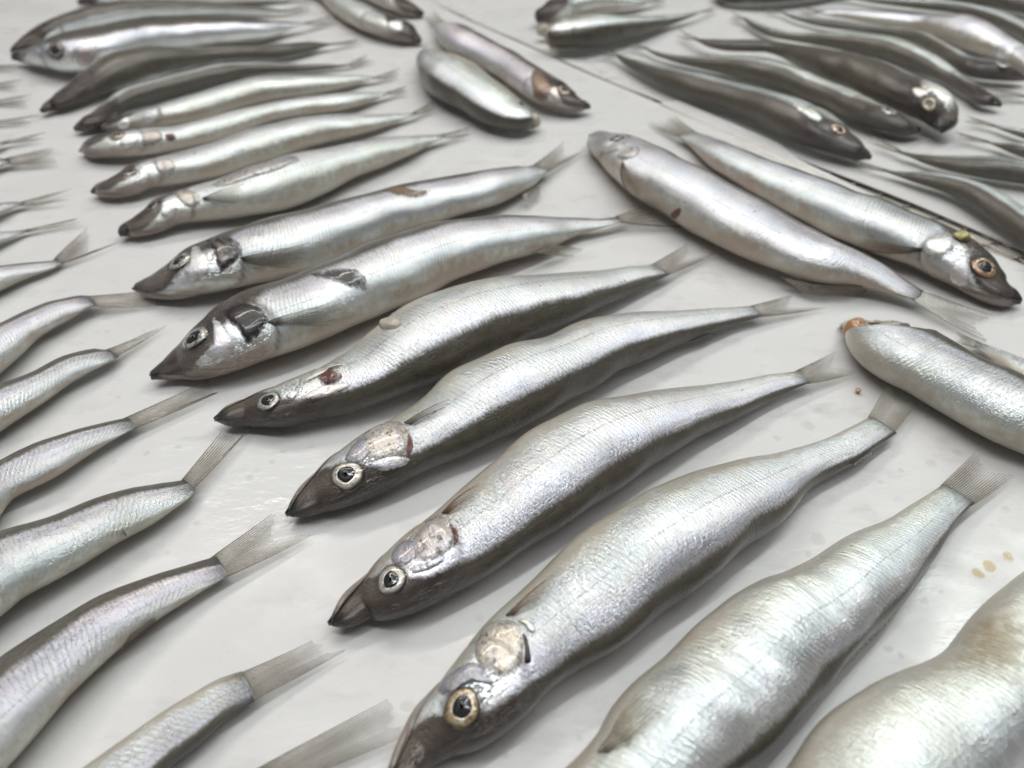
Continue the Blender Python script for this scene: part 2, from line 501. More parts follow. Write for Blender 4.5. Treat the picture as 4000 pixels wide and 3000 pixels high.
def repair(A, B):
    """trace points -> pairs standing square to the fish's axis in the picture"""
    n = len(A)
    t = np.linspace(0, 1, n)
    m = max(n, 16)
    td = np.linspace(0, 1, 120)
    Ad = np.stack([pchip(t, A[:, i], td) for i in (0, 1)], 1)
    Bd = np.stack([pchip(t, B[:, i], td) for i in (0, 1)], 1)
    C = (Ad + Bd) / 2
    for _ in range(6):
        C[1:-1] = (C[:-2] + 2 * C[1:-1] + C[2:]) / 4

    def hit(c, d, Q):
        best = None
        for i in range(len(Q) - 1):
            e = Q[i + 1] - Q[i]
            den = d[0] * e[1] - d[1] * e[0]
            if abs(den) < 1e-9:
                continue
            r = Q[i] - c
            s_ = (r[0] * e[1] - r[1] * e[0]) / den
            q = (r[0] * d[1] - r[1] * d[0]) / den
            if -.001 <= q <= 1.001 and (best is None or abs(s_) < abs(best)):
                best = s_
        return best
    oa, ob = [], []
    T = np.gradient(C, axis=0)
    for k in np.linspace(0, 119, m).round().astype(int):
        tg = T[max(0, k - 4):k + 5].mean(0)
        tg /= np.linalg.norm(tg)
        d = np.array([-tg[1], tg[0]])
        if np.dot(d, Ad[k] - Bd[k]) < 0:
            d = -d
        w_ = np.linalg.norm(Ad[k] - Bd[k])
        ha, hb = hit(C[k], d, Ad), hit(C[k], d, Bd)
        ha = ha if ha is not None and 0 < ha < w_ * .75 else np.dot(Ad[k] - C[k], d)
        hb = hb if hb is not None and -w_ * .75 < hb < 0 else np.dot(Bd[k] - C[k], d)
        oa.append(C[k] + d * ha)
        ob.append(C[k] + d * hb)
    return np.array(oa), np.array(ob)


PROF_U = [0, .03, .07, .12, .18, .26, .36, .48, .60, .72, .84, .93, 1.0]
PROF_W = [.10, .34, .52, .68, .82, .93, 1.0, 1.0, .93, .80, .60, .44, .40]
GROUP = 'small silver fish laid out on the white paper'


class Fish:
    """One fish, shaped in metres on the paper from its traced outline: stations run nose to tail, (dorsal x, y, ventral x, y)."""

    def __init__(s, st, label, roll=0.0, lift=0.0, ext=None, bend=0.0, thick=0.72, color=(.24, .5, .25, 1.0), ns=96, nt=32,
                 name='fish', cut=None, amp=1.0, seed=None, wrinkle=0.0, bs=None, slant=0.0):
        s.seed = len(FISHES) + 1 if seed is None else seed
        FISHES.append(s)
        rg = np.random.default_rng(100 + s.seed)
        st = np.array(st, float)
        A, B = st[:, :2], st[:, 2:]
        A, B = repair(A, B)
        n = len(A)
        wpx = np.hypot(*(A - B).T)
        C = (A + B) / 2
        a = np.full(n, 0.006)
        ratio = np.full(n, thick)
        zc = np.full(n, 0.006) + lift
        tgt_mid = C.copy()
        cen = C.copy()
        ph = np.linspace(0, 2 * math.pi, 32, endpoint=False)
        for it in range(8):
            P = np.array([unproj(cen[i], zc[i]) for i in range(n)])
            T = np.gradient(P, axis=0)
            T[:, 2] = 0
            T /= np.linalg.norm(T, axis=1)[:, None]
            N = np.stack([-T[:, 1], T[:, 0], 0 * T[:, 0]], 1)
            for i in range(n):
                if np.dot(unproj(A[i]) - unproj(B[i]), N[i]) < 0:
                    N[i] *= -1
            for i in range(n):
                d = (A[i] - B[i]) / wpx[i]
                ring = P[i] + np.outer(np.cos(ph) * a[i], N[i]) + np.outer(np.sin(ph) * a[i] * ratio[i], (0, 0, 1))
                q = proj(ring)[0] @ d
                a[i] *= wpx[i] / (q.max() - q.min())
                cen[i] += d * (np.dot(tgt_mid[i], d) - (q.max() + q.min()) / 2)
            b = a * ratio
            zc = lift + np.maximum(b, 0.35 * b.max()) + 0.0002
        P[:, 2] = zc
        sg = np.median([np.cross(T[i], N[i])[2] for i in range(n)])
        sg = 1.0 if sg > 0 else -1.0
        if ext:
            L = np.linalg.norm(np.diff(P, axis=0), axis=1).sum()
            rem = max(ext - L, 0.02)
            u0 = rem / ext
            uu = np.array([0, .03, .07, .12, .18, .26, .36, .48])
            uu = uu[uu < u0 - 0.05] * ext
            d = P[0] - P[min(2, n - 1)]
            ang = math.atan2(d[1], d[0])
            pts, cur, prev = [], P[0].copy(), rem
            for q in uu[::-1]:
                stp = prev - q
                ang += bend * stp
                cur = cur + np.array([math.cos(ang), math.sin(ang), 0]) * stp
                pts.append(cur.copy())
                prev = q
            pts = np.array(pts[::-1])
            k0 = a[0] / np.interp(u0, PROF_U, PROF_W)
            k1 = np.clip(k0, .060 * ext, .076 * ext)
            mixk = np.clip((u0 - uu / ext) / .22, 0, 1)
            aw = (k0 + (k1 - k0) * mixk) * np.interp(uu / ext, PROF_U, PROF_W)
            pts[:, 2] = lift + np.maximum(aw * thick, 0.35 * (a * ratio).max()) + 0.0002
            P = np.vstack([pts, P])
            a = np.concatenate([aw, a])
            ratio = np.concatenate([np.full(len(aw), thick), ratio])
        sl = np.concatenate([[0], np.cumsum(np.linalg.norm(np.diff(P, axis=0), axis=1))])
        s.len = sl[-1]
        uk = sl / s.len
        un = np.linspace(0, 1, ns) ** 1.22
        X = np.stack([cubic(uk, P[:, 0], un), cubic(uk, P[:, 1], un), pchip(uk, P[:, 2], un)], 1)
        aa = pchip(uk, a, un)
        rr = np.interp(un, [0, .08, .2, .45, .8, 1], [.86, .84, .92, 1.0, .88, .70]) * thick / 0.72 * 0.72
        T = np.gradient(X, axis=0)
        T /= np.linalg.norm(T, axis=1)[:, None]
        Nn = np.cross(np.array([0, 0, 1.0]), T) * sg
        Nn /= np.linalg.norm(Nn, axis=1)[:, None]
        Up = np.cross(T, Nn) * sg
        th = np.linspace(-math.pi, math.pi, nt, endpoint=False) - math.pi / 2      # seam underneath
        v = (np.degrees(th) - roll + 180) % 360 - 180
        s.th, s.v, s.u = th, v, un
        # keep the seen outline: the ring is scaled back after the thickness profile changed it
        bb = aa * rr
        if cut is None or True:
            bb = bb * np.interp(un, [0, .93, .985, 1], [1, 1, .5, .22])
            aa = aa * np.interp(un, [0, .96, 1], [1, 1, 1.04])
        R = np.ones((ns, nt))
        s.gs = np.zeros((ns, nt))
        sm = un[:, None] * s.len * 1000
        f1, f2, p1, p2, p3 = rg.uniform(.10, .16), rg.uniform(.26, .36), *rg.uniform(0, 6, 3)
        R += amp * 0.022 * np.sin(sm * f1 + 2 * th[None] + p1) + amp * 0.014 * np.sin(sm * f2 - 3 * th[None] + p2)
        for _ in range(9):
            cu, cv = rg.uniform(.24, .92), rg.uniform(-150, 150)
            wu, wv = rg.uniform(.025, .075), rg.uniform(14, 34)
            dv = (v[None] - cv + 180) % 360 - 180
            R += amp * rg.uniform(-.055, .022) * np.exp(-((un[:, None] - cu) / wu) ** 2 - (dv / wv) ** 2)
        if cut is None:
            vv = np.abs(v)[None]
            ug = 0.205 - 0.035 * ((vv - 95) / 80) ** 2                             # gill slit, bowed back
            side = np.exp(-((vv - 100) / 62) ** 4)
            s.gs = side * np.exp(-((un[:, None] - ug) / 0.0050) ** 2)
            R -= side * 0.085 * np.exp(-((un[:, None] - ug) / 0.0055) ** 2)
            R -= side * 0.030 * np.exp(-((un[:, None] - ug - .014) / 0.016) ** 2)
            if wrinkle:
                fold = np.sin(sm * 1.15 + 1.6 * np.sin(sm * .37 + p1) + .03 * (vv - 90) + p2)
                R += wrinkle * fold * np.exp(-((vv - 92) / 34) ** 4) * (.35 + .65 * np.sin(sm * .21 + p3) ** 2) * np.exp(-((un[:, None] - .56) / .22) ** 4)
            vm = 118 + 60 * un[:, None] / 0.12                                       # mouth line
            mouth = np.clip((0.105 - un[:, None]) / 0.03, 0, 1)
            R -= 0.13 * np.exp(-((vv - vm) / 8) ** 2) * mouth
            R += 0.05 * np.exp(-((vv - vm - 17) / 9) ** 2) * mouth
            s.gs = np.maximum(s.gs, 0.9 * np.exp(-((vv - vm) / 5) ** 2) * mouth)
            s.gs = np.maximum(s.gs, np.exp(-((vv - 66) / 7) ** 2) * np.exp(-((un[:, None] - .052) / .007) ** 2))
            R -= 0.05 * np.exp(-((vv - 72) / 22) ** 2) * np.exp(-((un[:, None] - .055) / .03) ** 2)
        ca, sa = np.cos(th), np.sin(th)
        e = 2 / 2.25
        ce, se = np.sign(ca) * np.abs(ca) ** e, np.sign(sa) * np.abs(sa) ** e
        G = X[:, None] + Nn[:, None] * (aa[:, None] * R * ce[None])[..., None] + Up[:, None] * (bb[:, None] * R * se[None])[..., None]
        if slant:
            hr = ce[None] * 0 + se[None] * 1.0
            G = G + T[:, None] * (slant * (hr + .3) * np.clip(1 - sm / 1000 / (abs(slant) * 2.4), 0, 1))[..., None]
        floor = lift + 0.00025
        z = G[..., 2]
        k = 0.0012
        G[..., 2] = floor + np.where(z - floor > k, z - floor, k * np.exp(np.clip((z - floor) / k - 1, -30, 0)))
        s.G, s.X, s.T, s.N, s.Up, s.aa, s.bb, s.ns, s.nt = G, X, T, Nn, Up, aa, bb, ns, nt
        di, dj = np.gradient(G, axis=0), (np.roll(G, -1, 1) - np.roll(G, 1, 1))
        nm = np.cross(di, dj)
        nm /= np.linalg.norm(nm, axis=2)[..., None] + 1e-12
        out = G - X[:, None]
        nm *= np.sign((nm * out).sum(2))[..., None]
        s.nm = nm
        s.origin = np.array([X[ns // 2, 0], X[ns // 2, 1], lift])
        s.root = bpy.data.objects.new(name, None)
        s.root.empty_display_size = 0.01
        COL.objects.link(s.root)
        s.root.location = s.origin
        tag(s.root, label, 'fish', GROUP)
        s.color, s.cut, s.eyes, s.sg = color, cut, [], sg
        s.bs = bs if bs is not None else .52 + .08 * min(1, max(0, (roll - 5) / 35))
        q, dep = proj(G)
        s.q, s.dep = q, dep
        view = np.array([0, 0, CAM_H]) - G
        s.face = (nm * view).sum(2) > 0

    # --- where a traced point lies on the skin
    def pin(s, p):
        d = np.hypot(s.q[..., 0] - p[0], s.q[..., 1] - p[1]) + np.where(s.face, 0, 1e6)
        ix = np.argsort(d.ravel())[:4]
        w_ = 1 / (d.ravel()[ix] + 1.0)
        w_ /= w_.sum()
        i, j = np.unravel_index(ix, d.shape)
        v0 = s.v[j[0]]
        dv = (s.v[j] - v0 + 180) % 360 - 180
        return float((s.u[i] * w_).sum()), float(v0 + (dv * w_).sum())

    def at(s, u, v):
        """skin point and normal at (u, v in degrees); outside 0..1 it runs on along the axis"""
        fi = np.interp(u, s.u, np.arange(s.ns))
        th = (v - s.v[0]) % 360 / 360 * s.nt
        i0, j0 = min(int(fi), s.ns - 2), int(th) % s.nt
        a, b = fi - i0, th - int(th)
        j1 = (j0 + 1) % s.nt

        def bl(Q):
            return (Q[i0, j0] * (1 - a) + Q[i0 + 1, j0] * a) * (1 - b) + (Q[i0, j1] * (1 - a) + Q[i0 + 1, j1] * a) * b
        p, n_ = bl(s.G), bl(s.nm)
        if u < 0:
            p = p + s.T[0] * (u * s.len)
        return p, n_ / np.linalg.norm(n_)

    def pcv(s, u, v):
        return (u * s.len * 1000, math.radians(v) * 7.0, s.seed * 37.0)

    # --- parts
    def build(s):
        ns, nt = s.ns, s.nt
        V = s.G.reshape(-1, 3)
        F = grid_faces(ns, nt, True)
        if s.sg < 0:
            F = [f[::-1] for f in F]
        th_a = np.tile(np.abs(s.v) / 180, (ns, 1))
        u_a = np.tile(s.u[:, None], (1, nt))
        if s.cut is not None:
            u_a = 0.25 + 0.75 * u_a
        pc = np.stack([np.tile(s.u[:, None] * s.len * 1000, (1, nt)), np.tile(np.radians(s.v) * 7.0, (ns, 1)),
                       np.full((ns, nt), s.seed * 37.0)], -1)
        ed = np.full((ns, nt), 9.0)
        for (c, r) in s.eyes:
            ed = np.minimum(ed, np.linalg.norm(s.G - c, axis=2) / r)
        V = list(V)
        th_a, u_a, pc, ed = list(th_a.ravel()), list(u_a.ravel()), [tuple(x) for x in pc.reshape(-1, 3)], list(ed.ravel())
        base = len(V)
        ends = [(0, -1), (ns - 1, 1)]
        for (i, dr) in ends:
            if i == 0 and s.cut is not None:
                continue
            V.append(s.X[i] + s.T[i] * dr * s.aa[i] * (0.55 if i == 0 else 0.12))
            th_a.append(.5), u_a.append(s.u[i]), pc.append((s.u[i] * s.len * 1000, 0, s.seed * 37.0)), ed.append(9)
            k = len(V) - 1
            for j in range(nt):
                f = (i * nt + j, i * nt + (j + 1) % nt, k)
                F.append(f if (dr < 0) == (s.sg > 0) else f[::-1])
        s.body = mesh_obj('body', V, F, M['skin'], s.root,
                          dict(gs=('FLOAT', list(s.gs.ravel()) + [0.0] * (len(V) - base)), bs=('FLOAT', [s.bs] * len(V)), th=('FLOAT', th_a), u=('FLOAT', u_a), pc=('FLOAT_VECTOR', pc), ed=('FLOAT', ed)), s.color, s.origin)
        if s.cut is not None:
            # torn open end: a pale lip turning inwards and a dark cavity behind it, one part
            lip = []
            X0, T0 = s.X[0], s.T[0]
            rg = np.random.default_rng(s.seed)
            jag = rg.uniform(-1, 1, nt)
            jag = (jag + np.roll(jag, 1) * 1.0) / 2
            for (sc, dp) in ((1.0, 0), (1.03, -.0009), (.88, -.0012), (.72, .0004), (.62, .004), (.45, .009)):
                for j in range(nt):
                    o_ = s.G[0, j] - X0
                    lip.append(X0 + o_ * sc * (1 + .05 * jag[j]) + T0 * (dp + (jag[j] * .0009 if dp <= 0 else 0)))
            FF = grid_faces(6, nt, True)
            mi = [0] * (3 * nt) + [1] * (2 * nt)
            lip.append(X0 + T0 * .0095)
            for j in range(nt):
                FF.append((5 * nt + j, 5 * nt + (j + 1) % nt, 6 * nt))
                mi.append(1)
            mesh_obj('cut_end', lip, FF, None, s.root, None, None, s.origin, True, [M['rim'], M['cavity']], mi)
        return s

    def eye(s, p, r, pr=0.52, col=(0.50, 0.43, 0.30), squash=0.35):
        u, v = s.pin(p)
        c, n_ = s.at(u, v)
        dep = proj(c)[1]
        R = 1.06 * r * dep / FPX
        t1 = s.T[int(np.interp(u, s.u, np.arange(s.ns)))]
        t1 = t1 - n_ * np.dot(t1, n_)
        t1 /= np.linalg.norm(t1)
        t2 = np.cross(n_, t1)
        c = c - n_ * R * 0.10
        s.eyes.append((c + n_ * R * .1, R))

        def dome(rs, name, mat, parent, colr, seg=28):
            V, l, pc = [], [], []
            oc = (t1 * math.cos(s.seed * 2.1) + t2 * math.sin(s.seed * 2.1)) * R * .07
            for (rr, hh) in rs:
                for k in range(seg):
                    a_ = 2 * math.pi * k / seg
                    w_ = 1 + (0.05 * math.sin(2 * a_ + s.seed) + .035 * math.sin(3 * a_ + s.seed * 2) + .02 * math.sin(5 * a_ + s.seed * 3)) * (1.6 if name == 'pupil' else 1)
                    V.append(c + (t1 * math.cos(a_) * 1.04 + t2 * math.sin(a_) * .96) * R * rr * w_ + n_ * R * hh + oc * (1 if rr < .9 else 0))
                    l.append(rr)
                    pc.append((math.cos(a_) * rr * 3 + s.seed * 9, math.sin(a_) * rr * 3, s.seed))
            F = grid_faces(len(rs), seg, True)
            F.append(tuple(range((len(rs) - 1) * seg, len(rs) * seg)))
            return mesh_obj(name, V, F, mat, parent, dict(l=('FLOAT', l), pc=('FLOAT_VECTOR', pc)), colr, s.origin)
        q = squash
        iris = dome([(1.08, -.10), (1.04, .03), (.96, .13), (.85, .22 * q / .42), (.70, .29 * q / .42), (.60, .31 * q / .42), (pr * .9, .29 * q / .42)],
                    'eye', M['iris'], s.root, (*col, 1))
        dome([(pr * 1.10, .285 * q / .42), (pr * 1.04, .325 * q / .42), (pr * .8, .36 * q / .42), (pr * .5, .39 * q / .42), (pr * .2, .405 * q / .42)], 'pupil', M['pupil'], iris, None)

    def patch(s, poly, name, mat, color=(.85, .85, .85, 0.2), off=0.0005, uv=False, sink=0.00015, rings=8):
        """a plate lying on the skin, its outline traced; slightly domed, its rim tucked in"""
        pu = [s.pin(p) for p in poly] if not uv else list(poly)
        v0 = pu[0][1]
        pu = [(a, v0 + ((b - v0 + 180) % 360 - 180)) for a, b in pu]
        pu = np.array(pu)
        n = len(pu)
        tt = np.linspace(0, n, 36, endpoint=False)
        ext = np.vstack([pu[-2:], pu, pu[:3]])
        xs = np.arange(-2, n + 3)
        bu, bv = cubic(xs, ext[:, 0], tt), cubic(xs, ext[:, 1], tt)
        c = pu.mean(0)
        V, pc, ll = [], [], [0.0]
        p0, n0 = s.at(*c)
        V.append(p0 + n0 * off)
        pc.append(s.pcv(*c))
        for r in range(1, rings + 1):
            f = r / rings
            h = off * (1 - f ** 5) - sink * f ** 6
            for k in range(36):
                u, v = c[0] + (bu[k] - c[0]) * f, c[1] + (bv[k] - c[1]) * f
                p, n_ = s.at(u, v)
                V.append(p + n_ * h)
                pc.append(s.pcv(u, v))
                ll.append(f)
        F = [(0, 1 + k, 1 + (k + 1) % 36) for k in range(36)] + grid_faces(rings, 36, True, 1)
        return mesh_obj(name, V, F, mat, s.root, dict(pc=('FLOAT_VECTOR', pc), l=('FLOAT', ll)), color, s.origin)

    def sheet(s, root, tip, name, rays, zf=None, color=(1, 1, 1, 1), nl=10, wav=0.00012, jag=.07, thick=0.00013, per=3, curl=0.0):
        """a fin: rays fanning from the root polyline (world points) to the tip polyline"""
        rg = np.random.default_rng(s.seed * 13 + rays)
        nk = rays * per + 1
        k = np.linspace(0, 1, nk)

        def pl(Q):
            Q = np.array(Q)
            x = np.linspace(0, 1, len(Q))
            return np.stack([np.interp(k, x, Q[:, i]) for i in range(3)], 1)
        R, E = pl(root), pl(tip)
        j = np.repeat(rg.uniform(-1, 0.3, rays + 1), per)[:nk] * jag
        E = R + (E - R) * (1.10 + j)[:, None]
        V, kk, ll, pc, kn = [], [], [], [], []
        for side in (1, -1):
            for i in range(nl + 1):
                f = i / nl
                for m in range(nk):
                    g = f ** .80
                    rc, ec = (R[0] + R[-1]) / 2, (E[0] + E[-1]) / 2
                    p = (rc * (1 - f) + ec * f) + (R[m] - rc) * (1 - g) + (E[m] - ec) * g
                    if zf is not None:
                        p = p.copy()
                        p[2] = R[m][2] + (E[m][2] - R[m][2]) * (1 - (1 - f) ** zf)
                    p = p + np.array([0, 0, wav * math.cos(2 * math.pi * m / per) * (0.4 + f)
                                      + wav * 2.5 * f * math.sin(5 * k[m] + s.seed) + curl * f * f * math.sin(3.1 * k[m])])
                    p[2] = max(p[2], 0.00045)
                    V.append(p + np.array([0, 0, side * thick * (1 - .6 * f)]))
                    kk.append(m / per + .5)
                    kn.append(m / (nk - 1))
                    ll.append(f)
                    pc.append((p[0] * 1000 + s.seed, p[1] * 1000, p[2] * 1000))
        n1 = (nl + 1) * nk
        F = grid_faces(nl + 1, nk)
        F += [tuple(q + n1 for q in f[::-1]) for f in F]
        for m in range(nk - 1):
            F.append((m, m + 1, n1 + m + 1, n1 + m))
            F.append((nl * nk + m + 1, nl * nk + m, n1 + nl * nk + m, n1 + nl * nk + m + 1))
        for i in range(nl):
            F.append((i * nk, n1 + i * nk, n1 + (i + 1) * nk, (i + 1) * nk))
            F.append((i * nk + nk - 1, (i + 1) * nk + nk - 1, n1 + (i + 1) * nk + nk - 1, n1 + i * nk + nk - 1))
        return mesh_obj(name, V, F, M['fin'], s.root, dict(k=('FLOAT', kk), kn=('FLOAT', kn), l=('FLOAT', ll), pc=('FLOAT_VECTOR', pc)), color, s.origin)

    def tail(s, ta, fork, tb, z=0.0011, rays=18, color=(1, 1, 1, 1), zt=None):
        i = s.ns - 1
        a = s.aa[i]
        base = [s.X[i] - s.T[i] * a * .55 + s.N[i] * a * q + s.Up[i] * 0 for q in (.96, .5, 0, -.5, -.96)]
        za, zb = (z, z) if zt is None else zt
        E = [unproj(ta, za), unproj(fork, (za + zb) / 2), unproj(tb, zb)]
        if np.dot(E[0] - E[2], s.N[i]) < 0:
            E = E[::-1]
        m1, m2 = (E[0] * .52 + E[1] * .48), (E[2] * .52 + E[1] * .48)
        d = (E[0] + E[2]) / 2 - s.X[i]
        m1, m2 = m1 + d * .02, m2 + d * .02
        return s.sheet(base, [E[0], m1, E[1], m2, E[2]], 'tail_fin', rays, 1.6, color, nl=12)

    def pectoral(s, root, t1, t2, color=(1, 1, 1, 1), rays=10, name='pectoral_fin', lift=0.0011):
        """lies back along the skin from its root"""
        u0, v0 = s.pin(root)
        ua, va = s.pin(t1)
        ub, vb = s.pin(t2)
        va, vb = v0 + ((va - v0 + 180) % 360 - 180), v0 + ((vb - v0 + 180) % 360 - 180)
        rg = np.random.default_rng(s.seed * 5)
        per, nl = 3, 14
        nk = rays * per + 1
        V, kk, ll, pc, kn = [], [], [], [], []
        for side in (1, 0):
            for i in range(nl + 1):
                f = i / nl
                for m in range(nk):
                    q = m / (nk - 1)
                    jag = 1 - .08 * ((m // per) % 2) - .10 * abs(q - .4)
                    eu, ev = ua + (ub - ua) * q, va + (vb - va) * q
                    du, dv = eu - u0, ev - v0
                    u = u0 + du * f * jag + (q - .5) * 0.006 * (1 - f)
                    v = v0 + dv * f * jag + (q - .5) * 9 * (1 - f) * (1 if vb > va else -1)
                    p, n_ = s.at(u, v)
                    h = .0003 + lift * math.sin(f * 2.4) * (.5 + .5 * math.sin(q * 3.1)) + .00012 * math.cos(2 * math.pi * m / per)
                    V.append(p + n_ * (h - (0 if side else .00015)))
                    kk.append(m / per + .5), kn.append(m / (nk - 1)), ll.append(f), pc.append((u * s.len * 1000, v * .12, s.seed))
        n1 = (nl + 1) * nk
        F = grid_faces(nl + 1, nk)
        F += [tuple(q + n1 for q in f[::-1]) for f in F]
        for m in range(nk - 1):
            F.append((nl * nk + m + 1, nl * nk + m, n1 + nl * nk + m, n1 + nl * nk + m + 1))
        return mesh_obj(name, V, F, M['fin'], s.root, dict(k=('FLOAT', kk), kn=('FLOAT', kn), l=('FLOAT', ll), pc=('FLOAT_VECTOR', pc)), color, s.origin)

    def jaw(s):
        """lower jaw, a shell a little proud of the head and a little longer than the snout"""
        nu, nv = 16, 18
        V, at_ = [], dict(th=[], u=[], pc=[], ed=[])
        for side in (1, 0):
            for i in range(nu + 1):
                f = i / nu
                u = -0.010 + f * 0.125
                for j in range(nv + 1):
                    g = j / nv * 2 - 1
                    half = 62 * (1 - .55 * f ** 3)
                    v = 180 + g * half
                    p, n_ = s.at(u, v)
                    ax = s.X[0] + s.T[0] * (u * s.len) if u < 0 else None
                    o = (.00045 if side else -.0004) * (1 - .8 * f ** 4) * (1 - .5 * abs(g) ** 6)
                    p = p + n_ * o
                    if u < 0:
                        q = 1 - (u / -0.010) ** 2 * .75
                        bot = s.at(0, 180)[0]
                        p = bot + (p - bot) * np.array([q, q, q]) + s.T[0] * 0
                    V.append(p)
                    at_['th'].append(1 - abs(g) * half / 180), at_['u'].append(max(u, 0.0)), at_['pc'].append(s.pcv(u, v)), at_['ed'].append(9)
        n1 = (nu + 1) * (nv + 1)
        F = grid_faces(nu + 1, nv + 1)
        F += [tuple(q + n1 for q in f[::-1]) for f in F]
        for j in range(nv):
            F.append((j, j + 1, n1 + j + 1, n1 + j))
        for i in range(nu):
            for e in (0, nv):
                F.append((i * (nv + 1) + e, (i + 1) * (nv + 1) + e, n1 + (i + 1) * (nv + 1) + e, n1 + i * (nv + 1) + e))
        return mesh_obj('lower_jaw', V, F, M['skin'], s.root,
                        dict(bs=('FLOAT', [s.bs] * len(V)), th=('FLOAT', at_['th']), u=('FLOAT', at_['u']), pc=('FLOAT_VECTOR', at_['pc']), ed=('FLOAT', at_['ed'])), s.color, s.origin)


FISHES = []

# ------------------------------------------------------------------ the setting: tray, wire rack, sheets of paper
def tube(path, r, seg=8):
    path = np.array(path, float)
    T = np.gradient(path, axis=0)
    T /= np.linalg.norm(T, axis=1)[:, None]
    V = []
    for p, t_ in zip(path, T):
        a = np.cross(t_, (0, 0, 1.0))
        if np.linalg.norm(a) < .1:
            a = np.cross(t_, (1.0, 0, 0))
        a /= np.linalg.norm(a)
        b = np.cross(t_, a)
        for k in range(seg):
            q = 2 * math.pi * k / seg
            V.append(p + (a * math.cos(q) + b * math.sin(q)) * r)
    F = grid_faces(len(path), seg, True)
    F.append(tuple(range(seg))[::-1])
    F.append(tuple((len(path) - 1) * seg + k for k in range(seg)))
    return V, F


n = 40
gx, gy = np.meshgrid(np.linspace(-2.2, 2.2, n), np.linspace(-.9, 2.6, n), indexing='ij')
tray = mesh_obj('table', np.stack([gx, gy, np.full_like(gx, -.0027)], -1).reshape(-1, 3), grid_faces(n, n), M['tray'])
tray['kind'] = 'structure'

# the two sheets meet along a straight gap; the near one laps over it in places
g0, g1 = unproj((2000, 150)), unproj((4000, 1030))
ED = (g1 - g0) / np.linalg.norm(g1 - g0)
EP = np.array([-ED[1], ED[0], 0])
if EP[1] < 0:
    EP = -EP                                    # points away from the viewer
near_edge = [(1500, -95), (1900, 106), (2000, 152), (2190, 232), (2215, 222), (2325, 258), (2362, 308), (2580, 408), (2645, 392), (3040, 556),
             (3120, 620), (3180, 652), (3500, 806), (4000, 1032), (4700, 1350), (5600, 1760)]
far_edge = [(1500, -110), (1900, 98), (2300, 272), (2600, 396), (3113, 606), (3588, 792), (4000, 962), (4700, 1262), (5600, 1670)]


def edge_fn(pts):
    Q = np.array([unproj(p) for p in pts]) - g0
    return Q @ ED, Q @ EP


def paper(name, pts, side, z, label, seed):
    rg = np.random.default_rng(seed)
    te, se = edge_fn(pts)
    t = np.concatenate([np.linspace(-1.6, te.min(), 30, endpoint=False), np.linspace(te.min(), te.max(), 260), np.linspace(te.max(), 1.2, 25)[1:]])
    d = np.concatenate([[0, .0012, .003], np.linspace(.006, .30, 110), np.linspace(.31, 1.5, 40)])
    s0 = np.interp(t, te, se)
    P = g0[None, None] + ED[None, None] * t[:, None, None] + EP[None, None] * (s0[:, None] + side * d[None])[..., None]
    zz = np.full(P.shape[:2], z)
    ph = rg.uniform(0, 6, 12)
    for i in range(6):
        kx, ky = rg.uniform(-60, 60), rg.uniform(-60, 60)
        zz += .00010 * np.sin(kx * P[..., 0] + ky * P[..., 1] + ph[i])
    zz += .0006 * np.exp(-d[None] / .004) * (.6 + .4 * np.sin(t[:, None] * 60 + ph[7]))
    P[..., 2] = zz
    V = P.reshape(-1, 3)
    F = grid_faces(len(t), len(d))
    n1 = len(V)
    V = np.vstack([V, V - np.array([0, 0, .00018])])
    F += [tuple(q + n1 for q in f[::-1]) for f in F]
    for i in range(len(t) - 1):
        a, b = i * len(d), (i + 1) * len(d)
        F.append((a, b, n1 + b, n1 + a))
    o = mesh_obj(name, V, F, M['paper'])
    return tag(o, label, 'paper')


paper('paper_sheet', near_edge, -1, -.0006, 'large wet white paper sheet under the main row, nearer side of the wire rack', 3)
paper('paper_sheet', far_edge, 1, -.0016, 'white paper sheet beyond the wire rack, under the dark fish at upper right', 4)

rack = bpy.data.objects.new('wire_rack', None)
COL.objects.link(rack)
ro = unproj((3700, 880), -.004)
rack.location = ro
tag(rack, 'grey crimped wire rack showing in the narrow gap between two paper sheets', 'wire rack')
te, se = edge_fn(near_edge)
gap = lambda t: np.interp(t, te, se)
t_a, t_b = te.min() + .02, edge_fn([(4900, 1400)])[0][0]
ts = np.linspace(t_a, t_b, 240)
fe, fs = edge_fn(far_edge)


def wire(path, r, name='wire'):
    V, F = tube(path, r)
    return mesh_obj(name, V, F, M['wire'], rack, origin=ro)


se_line = np.interp(ts, *edge_fn([(1500, -72), (4000, 1035), (5600, 1770)]))
wire([g0 + ED * t + EP * (q + .0004) + np.array([0, 0, -.0007]) for t, q in zip(ts, se_line)], .00060, 'rim_wire')
far_line = np.interp(ts, fe, fs)
mid = (se_line + far_line) / 2
wire([g0 + ED * t + EP * (q + .00045 * math.sin(t * 900)) + np.array([0, 0, -.0016 + .0002 * math.cos(t * 900)]) for t, q in zip(np.linspace(t_a, t_b, 700), np.interp(np.linspace(t_a, t_b, 700), ts, mid))], .00026)
wire([g0 + ED * t + EP * (q + .006 + .0004 * math.sin(t * 900 + 2)) + np.array([0, 0, -.0021]) for t, q in zip(np.linspace(t_a, t_b, 700), np.interp(np.linspace(t_a, t_b, 700), ts, mid))], .00026)
for t in np.arange(t_a, t_b, .0105):
    q = np.interp(t, ts, se_line)
    pth = [g0 + ED * (t + .004 * f) + EP * (q - .0015 + .016 * f) + np.array([0, 0, -.0014 - .0007 * f]) for f in np.linspace(0, 1, 6)]
    wire(pth, .00036)

